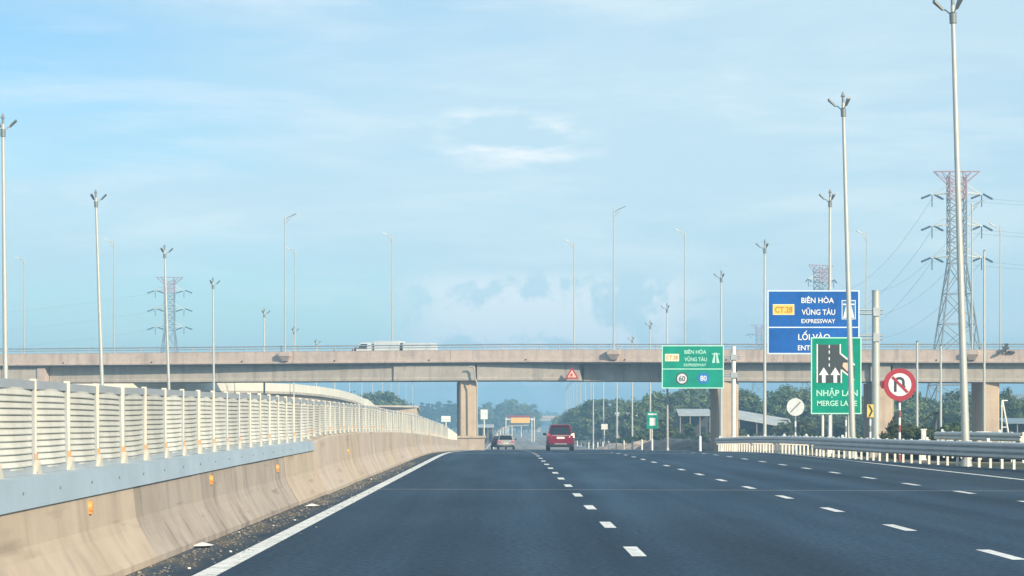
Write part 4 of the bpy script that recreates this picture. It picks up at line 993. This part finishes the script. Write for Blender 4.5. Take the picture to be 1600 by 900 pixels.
# ------------------------------------------------------------------ pylons
def pylon(name, loc, label, H=45.3, top=True):
    t = thing(name, loc, label, 'pylon', 'power pylons')
    def hw(z):      # half width of the mast
        z0 = H * .665
        return 1.35 if z >= z0 else 1.35 + (z0 - z) / z0 * 3.9
    def lat(z0, z1, n, r, mname, m_):
        mb = MB(); C4 = ((-1, -1), (1, -1), (1, 1), (-1, 1))
        for i in range(n):
            a = z0 + (z1 - z0) * i / n; b = z0 + (z1 - z0) * (i + 1) / n; A, Bw = hw(a), hw(b)
            for k in range(4):
                p = C4[k]; q = C4[(k + 1) % 4]
                mb.bar((p[0] * A, p[1] * A, a), (p[0] * Bw, p[1] * Bw, b), r * 1.6, n=4, caps=False)
                mb.bar((p[0] * A, p[1] * A, a), (q[0] * Bw, q[1] * Bw, b), r, n=4, caps=False)
                mb.bar((q[0] * A, q[1] * A, a), (p[0] * Bw, p[1] * Bw, b), r, n=4, caps=False)
                mb.bar((p[0] * A, p[1] * A, a), (q[0] * A, q[1] * A, a), r, n=4, caps=False)
        mb.build(mname, M[m_], t)
    lat(0, H * .665, 6, .085, 'legs', 'lattice'); lat(H * .665, H * .90, 6, .075, 'mast', 'lattice'); lat(H * .90, H * .985, 3, .09, 'mast_top', 'lattice_red')
    mb = MB()
    for sy in (-1, 1):
        mb.bar((-3.8, sy * .3, H), (3.8, sy * .3, H), .10, n=4)
        for sx in (-1, 1): mb.bar((sx * 3.8, sy * .3, H), (sx * 1.30, sy * 1.3, H * .955), .08, n=4); mb.bar((sx * 2.5, sy * .3, H), (sx * 1.30, sy * 1.3, H * .97), .06, n=4); mb.bar((sx * 1.3, sy * 1.3, H * .985), (sx * 1.0, sy * .3, H), .08, n=4)
    mb.build('top_crossbar', M['lattice_red'], t)
    for zf in (.915, .80, .685):
        z = H * zf
        for sx in (-1, 1):
            mb = MB()
            for sy in (-1, 1): mb.bar((sx * 4.1, 0, z), (sx * 1.35, sy * 1.3, z + .3), .08, n=4); mb.bar((sx * 4.1, 0, z), (sx * 1.35, sy * 1.3, z + 1.6), .06, n=4)
            ar = mb.build('crossarm', M['roof_white'], t)
            mb = MB(); p = Vector((sx * 4.1, 0, z))
            mb.bar(p + Vector((-.35, -.2, -.05)), p + Vector((-2.0, -1.6, -.75)), .17, n=8); mb.bar(p + Vector((.35, .2, .1)), p + Vector((2.1, 1.6, -.55)), .17, n=8); mb.bar(p, p + Vector((0, 0, -2.0)), .09, n=6)
            mb.build('insulator', M['insul'], ar)
    return t
p1_ = pylon('power_pylon', (P(1495, 0, 370).x, 370, -2.5), 'largest lattice power pylon at right behind the nearest lamp post')
dup(p1_, (P(265, 0, 640).x, 640, -2.5), 'smaller lattice power pylon at left behind a lamp post')
dup(p1_, (P(1283, 0, 590).x, 590, -2.5), 'distant pylon rising just above the blue sign', scale=(1, 1, 1.0), rot=(0, 0, .5))
dup(p1_, (P(1186, 0, 950).x, 950, -2.5), 'faintest farthest pylon just left of the blue sign', scale=(.9, .9, 1))
# conductors
def wire(a, b, sag, label):
    mb = MB(); a = Vector(a); b = Vector(b); n = 16; pr = a
    for i in range(1, n + 1):
        f_ = i / n; q = a.lerp(b, f_) - Vector((0, 0, sag * 4 * f_ * (1 - f_))); mb.bar(pr, q, .022, n=4, caps=False); pr = q
    tag(mb.build('power_line', M['lattice']), label, 'cable', 'power lines between the pylons')
A = Vector((P(1495, 0, 370).x, 370, -2.5)); Bp = Vector((P(1283, 0, 590).x, 590, -2.5)); Cp = Vector((P(265, 0, 640).x, 640, -2.5)); Dp = Vector((P(1186, 0, 950).x, 950, -2.5))
for zf, wn in ((.915, 'upper'), (.80, 'middle'), (.685, 'lower')):
    for sx, sn in ((-1, 'left'), (1, 'right')):
        o = Vector((sx * 4.1, 0, 45.3 * zf - .6))
        wire(A + o, A + o + Vector((160, -90, 0)), 6, f"{wn} thin power line leaving the large pylon rightwards from its {sn} arm")
        wire(A + o, Bp + o, 8, f"{wn} thin power line running back from the {sn} arm of the large pylon")
    wire(Cp + Vector((-4, 0, 45.3 * zf - .6)), Cp + Vector((-190, 60, 45.3 * zf - 2)), 6, f"{wn} thin power line leaving the left pylon leftwards")

# ------------------------------------------------------------------ houses and sheds
def shed(name, px0, px1, yr, ye, d, roofm, wallm, label, cat='shed', depth=8, open_=True, slope=0.0):
    x0, x1 = P(px0, 0, d).x, P(px1, 0, d).x; w = x1 - x0; zg = zr(d) - .3; ze = P(0, ye, d).z - zg; zrf = P(0, yr, d).z - zg
    t = thing(name, ((x0 + x1) / 2, d, zg), label, cat)
    mb = MB(); th = .12
    h = w / 2
    mb.add([(-h, -.3, ze), (h, -.3, ze + slope), (h, depth / 2, zrf + slope), (-h, depth / 2, zrf), (-h, -.3, ze + th), (h, -.3, ze + th + slope), (h, depth / 2, zrf + th + slope), (-h, depth / 2, zrf + th)], [(0, 1, 2, 3), (7, 6, 5, 4), (0, 4, 5, 1), (1, 5, 6, 2), (2, 6, 7, 3), (3, 7, 4, 0)])
    mb.add([(-h, depth / 2, zrf), (h, depth / 2, zrf + slope), (h, depth + .3, ze + slope), (-h, depth + .3, ze), (-h, depth / 2, zrf + th), (h, depth / 2, zrf + th + slope), (h, depth + .3, ze + th + slope), (-h, depth + .3, ze + th)], [(0, 1, 2, 3), (7, 6, 5, 4), (0, 4, 5, 1), (2, 6, 7, 3), (1, 5, 6, 2), (3, 7, 4, 0)])
    mb.build('roof', M[roofm], t, recalc=True)
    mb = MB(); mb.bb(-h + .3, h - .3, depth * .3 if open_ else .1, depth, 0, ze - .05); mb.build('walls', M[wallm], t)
    for i in range(4): x = -h + .25 + (w - .5) * i / 3; mb = MB(); mb.bar((x, 0, 0), (x, 0, ze + slope * i / 3), .07, n=6); mb.build('post', M['wall'], t)
    yw = depth * .3 if open_ else .1
    for fx in (-.25, .2): mb = MB(); mb.bb(w * fx, w * fx + w * .16, yw - .05, yw - .003, ze * .35, ze * .7); mb.build('window', M['glass'], t)
    return t
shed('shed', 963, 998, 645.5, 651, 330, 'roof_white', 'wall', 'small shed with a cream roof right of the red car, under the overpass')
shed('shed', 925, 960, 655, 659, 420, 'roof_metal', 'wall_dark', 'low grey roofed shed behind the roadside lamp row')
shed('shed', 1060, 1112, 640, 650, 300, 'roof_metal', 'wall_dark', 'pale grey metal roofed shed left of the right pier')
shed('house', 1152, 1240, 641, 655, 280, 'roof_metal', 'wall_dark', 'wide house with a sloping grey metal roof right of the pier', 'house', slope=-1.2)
shed('house', 1578, 1640, 616, 636, 300, 'roof_blue', 'wall', 'blue grey roofed house at the right frame edge', 'house', depth=12, open_=False)
shed('shed', 1385, 1428, 648, 656, 300, 'roof_white', 'wall', 'small pale shed behind the no u turn sign')
shed('shed', 1570, 1625, 655, 662, 240, 'roof_blue', 'wall_dark', 'low dark shed in front of the blue roofed house')
shed('shed', 745, 772, 664, 668, 420, 'roof_metal', 'wall_dark', 'low grey roofed shed left of the pale curved railing')

# ------------------------------------------------------------------ trees
def crown_mesh(name, m_, nclump, nleaf, rx, rz, zc, leaf, seed, conic=False):
    rd = random.Random(seed); vs, fs = [], []
    cl = []
    while len(cl) < nclump:
        x, y, z = (rd.uniform(-1, 1) for _ in range(3)); q = x * x + y * y + z * z
        if q > 1 or q < .10: continue
        if conic: sh = 1.05 - (z + 1) / 2 * .85; x *= sh; y *= sh
        cl.append((x * rx * .9, y * rx * .9, zc + z * rz, rd.uniform(.16, .36) * rx * (1 if not conic else .8)))
    for cx_, cy_, cz_, r in cl:
        for _ in range(nleaf):
            while True:
                u, v, w = (rd.gauss(0, 1) for _ in range(3)); l = math.sqrt(u * u + v * v + w * w)
                if l > .01: break
            rr_ = r * rd.uniform(.35, 1.12); c = Vector((cx_ + u / l * rr_, cy_ + v / l * rr_, cz_ + w / l * rr_ * .8))
            nrm = Vector((u / l + rd.uniform(-.7, .7), v / l + rd.uniform(-.7, .7), w / l + rd.uniform(-.4, .9))).normalized()
            a = nrm.orthogonal().normalized(); b = nrm.cross(a); an = rd.uniform(0, 6.28); a, b = a * math.cos(an) + b * math.sin(an), b * math.cos(an) - a * math.sin(an)
            s_ = leaf * rd.uniform(.6, 1.3); k = len(vs)
            vs += [c - a * s_, c - b * s_ * .55, c + a * s_, c + b * s_ * .55]; fs.append((k, k + 1, k + 2, k + 3))
    me = bpy.data.meshes.new(name); me.from_pydata([tuple(v) for v in vs], [], fs); me.materials.append(M[m_]); me.update(); return me
def trunk_mesh(h, zc, rx, seed, conic=False):
    rd = random.Random(seed); mb = MB(); p = Vector((0, 0, -.4)); r = .22
    for i in range(4):
        q = Vector((rd.uniform(-.2, .2), rd.uniform(-.2, .2), h * (i + 1) / 4)); mb.bar(p, q, r, r * .8, n=8, caps=False); p = q; r *= .8
    for i in range(6):
        z = h * rd.uniform(.35, .85); a = rd.uniform(0, 6.28); q = Vector((math.cos(a) * rx * .6, math.sin(a) * rx * .6, z + rd.uniform(.3, 1.6)))
        mb.bar((0, 0, z), q, .09, .03, n=5, caps=False)
    return mb.mesh('trunk', M['bark'])
TV = []
for sd_ in range(4): TV.append((trunk_mesh(6.5, 5, 3.2, sd_), crown_mesh('crown', 'leaf', 54, 95, 3.3, 4.0, 5.2, .24, 11 + sd_), 9.4, 'leafy_tree'))
PV = []
for sd_ in range(3): PV.append((trunk_mesh(9.5, 6, 1.6, 20 + sd_), crown_mesh('crown', 'needle', 50, 80, 2.3, 5.0, 6.3, .26, 41 + sd_, True), 11.4, 'pine_tree'))
def tree(kind, px, ytop, d, label, group, wide=1.0):
    var = (TV if kind == 'leaf' else PV); v = random.choice(var); zg = zr(min(d, 3000)) - .3
    h = P(0, ytop, d).z - zg; s_ = h / v[2]; X = P(px, 0, d).x
    t = thing(v[3], (X, d, zg), label, 'tree', group, (0, 0, random.uniform(0, 6.28)), (s_ * wide, s_ * wide, s_))
    child('trunk', v[0], t, (0, 0, 0)); child('crown', v[1], t, (0, 0, 0))
# clusters: (kind, d, [(px, ytop), ...], description, wide)
CL = [
 ('leaf', 430, [(560, 611), (577, 606), (590, 603), (600, 604), (612, 614), (621, 624)], 'dark tree of the clump behind the curved ramp end', 1.15, 'trees behind the curved ramp end'),
 ('pine', 900, [(634, 630), (643, 627), (651, 632), (659, 626), (668, 628), (676, 631), (685, 627), (694, 629), (702, 626), (711, 630)], 'hazy blue tree in the far line left of the pier', 1.5, 'hazy trees left of the pier'),
 ('leaf', 800, [(755, 634), (766, 628), (776, 633), (787, 630), (797, 627), (808, 625), (817, 631), (826, 632), (831, 640)], 'hazy blue tree above the orange gantry', 1.25, 'hazy trees above the orange gantry'),
 ('leaf', 1500, [(838, 645), (848, 643), (858, 642), (867, 645), (877, 647)], 'very faint tree beyond the distant overpass', 1.3, 'faint trees beyond the distant overpass'),
 ('leaf', 560, [(868, 655), (876, 648), (884, 643), (893, 637)], 'small tree at the far end of the right roadside lamps', 1.0, 'trees at the far end of the lamp row'),
 ('leaf', 400, [(903, 627), (914, 620), (925, 617), (936, 622), (947, 616), (958, 621), (968, 627)], 'green tree behind the right roadside lamp row', 1.2, 'trees behind the lamp row'),
 ('leaf', 340, [(980, 618), (994, 621), (1008, 619), (1022, 617), (1032, 600), (1044, 606), (1057, 598), (1071, 600), (1086, 594), (1099, 601), (1110, 606)], 'green tree below the green speed sign', 1.1, 'trees below the green speed sign'),
 ('leaf', 330, [(1156, 606), (1167, 603), (1181, 612), (1192, 614), (1205, 612), (1216, 602), (1229, 599), (1243, 603), (1256, 600), (1270, 612), (1285, 620), (1300, 612), (1316, 606)], 'green tree right of the second pier', 1.15, 'trees between the piers at right'),
 ('leaf', 300, [(1336, 606), (1352, 612), (1400, 600), (1413, 598), (1428, 612), (1444, 618), (1460, 622), (1476, 618), (1492, 612), (1505, 604), (1520, 610)], 'green tree left of the rightmost pier', 1.15, 'trees left of the rightmost pier'),
 ('leaf', 270, [(1568, 606), (1582, 600), (1592, 612), (1604, 604), (1622, 598)], 'green tree at the right frame edge', .85, 'trees at the right frame edge'),
]
for kind, d, lst, desc, wide, grp in CL:
    for i, (px, yt) in enumerate(lst):
        tree(kind, px, yt + (random.uniform(-3, 8) + 5 if d < 500 else random.uniform(-2, 2.5)), d + random.uniform(-.06, .06) * d, f"{'leftmost' if i == 0 else ORD[i] + ' from left,'} {desc}", grp, wide)
# undergrowth trees farther back that fill the wooded edge
for i, px in enumerate(range(905, 1330, 24)):
    tree('leaf', px, 634 + random.uniform(-6, 8), 470 + random.uniform(-30, 60), f"{ORD[i]} low tree from the left in the farther wood edge under the overpass", 'low trees of the farther wood edge', 1.7)
# shrubs
SV = [crown_mesh('foliage', 'shrub', 16, 60, .9, .55, .6, .10, 71 + i) for i in range(3)]
sl = [(1418, 655, 118), (1428, 668, 112), (1440, 664, 125), (1394, 676, 110), (1455, 672, 122), (1474, 660, 130), (1488, 668, 126), (1268, 678, 190), (1330, 676, 150), (1385, 680, 140), (1582, 676, 160)]
slab = ['green shrub just right of the no u turn sign post', 'shrub between the no u turn sign and the white cabinet', 'shrub directly behind the narrow white cabinet', 'low shrub at the foot of the third pier', 'shrub just right of the narrow white cabinet', 'shrub left of the nearest right lamp post', 'shrub touching the left side of the nearest right lamp post', 'low shrub left of the merge sign posts', 'low shrub between the merge sign and the chevron marker', 'low shrub behind the thick blue sign post', 'low shrub at the foot of the slanted white frame']
for i, (px, yt, d) in enumerate(sl):
    zg = zr(d) - .25; h = P(0, yt, d).z - zg; s_ = h / 1.2
    t = thing('shrub', (P(px, 0, d).x, d, zg), slab[i], 'shrub', 'shrubs behind the right guardrail', (0, 0, random.uniform(0, 6)), (s_, s_, s_))
    child('foliage', SV[i % 3], t, (0, 0, 0)); mb = MB()
    for q in range(4): a = q * 1.6; mb.bar((0, 0, -.1), (math.cos(a) * .3, math.sin(a) * .3, .7), .03, .012, n=5, caps=False)
    mb.build('stems', M['bark'], t)

# palm with pale fronds
d = 185; X = P(1462, 0, d).x; t = thing('palm', (X, d, zr(d) - .3), 'palm with pale spreading fronds left of the nearest right lamp post', 'palm')
zt = P(0, 648, d).z - (zr(d) - .3)
mb = MB(); mb.bar((0, 0, 0), (0, 0, zt), .14, .10, n=8); mb.build('trunk', M['bark'], t)
mb = MB()
for i in range(13):
    a = i / 13 * 6.28; el = .55 if i % 2 else .15; pr = Vector((0, 0, zt)); L_ = 1.9
    for j in range(6):
        f_ = (j + 1) / 6; q = Vector((math.cos(a) * L_ * f_, math.sin(a) * L_ * f_, zt + el * L_ * f_ - .9 * f_ * f_)); side = Vector((-math.sin(a), math.cos(a), 0)) * .22 * (1 - f_ * .6)
        mb.add([pr - side, pr + side, q + side * .8 - Vector((0, 0, .0)), q - side * .8], [(0, 1, 2, 3)]); pr = q
mb.build('fronds', M['shrub'], t)

# bushes along the foot of the wood edge
for i in range(20):
    px = 985 + i * 31 + random.uniform(-8, 8); d = random.uniform(262, 300); zg = zr(d) - .3; s_ = random.uniform(1.8, 3.2)
    t = thing('bush', (P(px, 0, d).x, d, zg), f"{'leftmost' if i == 0 else ORD[i] + ' from the left'} of the rounded bushes at the wood edge", 'bush', 'bushes at the foot of the wood edge', (0, 0, random.uniform(0, 6)), (s_ * 1.4, s_ * 1.4, s_))
    child('foliage', SV[i % 3], t, (0, 0, 0))
# low heaps of dug earth and rubble either side of the second pier
for i, (px, d, w, h, lab) in enumerate(((1175, 225, 9, 1.7, 'grey brown heap of earth just right of the second pier'), (1222, 232, 8, 1.3, 'low heap of earth under the round pale sign'), (1090, 232, 8, 1.2, 'grey heap of earth just left of the second pier'), (1055, 240, 9, 1.5, 'heap of rubble between the small green sign and the second pier'), (1012, 250, 9, 1.2, 'low rubble heap at the foot of the small green sign'), (1265, 236, 8, 1.2, 'low heap of earth left of the merge sign posts'), (975, 275, 8, 1.0, 'low heap of earth in front of the cream roofed shed'))):
    rd = random.Random(i); mb = MB(); rr = []; n_ = 15
    for j in range(n_ + 1):
        f_ = j / n_; row = []
        for k in range(n_ + 1):
            g_ = k / n_; hh = (math.sin(math.pi * f_) * math.sin(math.pi * g_)) ** .7 * h * rd.uniform(.7, 1.1); row.append(((f_ - .5) * w, (g_ - .5) * w, hh))
        rr.append(row)
    mb.sweep(rr); o = mb.build('earth_heap', M['earth'], recalc=True); o.location = (P(px, 0, d).x, d, zr(d) - .2); tag(o, lab, 'earth heap')

# ------------------------------------------------------------------ air
hz = MB(); hz.bb(-2700, 2700, -100, 3100, -4.2, 46.5)
hm = bpy.data.materials.new('haze'); hm.use_nodes = True; t = hm.node_tree; t.nodes.clear()
pv = t.nodes.new('ShaderNodeVolumePrincipled'); pv.inputs['Color'].default_value = (.38, .70, 1.0, 1); pv.inputs['Density'].default_value = .00095; pv.inputs['Anisotropy'].default_value = .1
ou = t.nodes.new('ShaderNodeOutputMaterial'); t.links.new(pv.outputs[0], ou.inputs['Volume'])
tag(hz.build('haze', hm), kind='stuff')
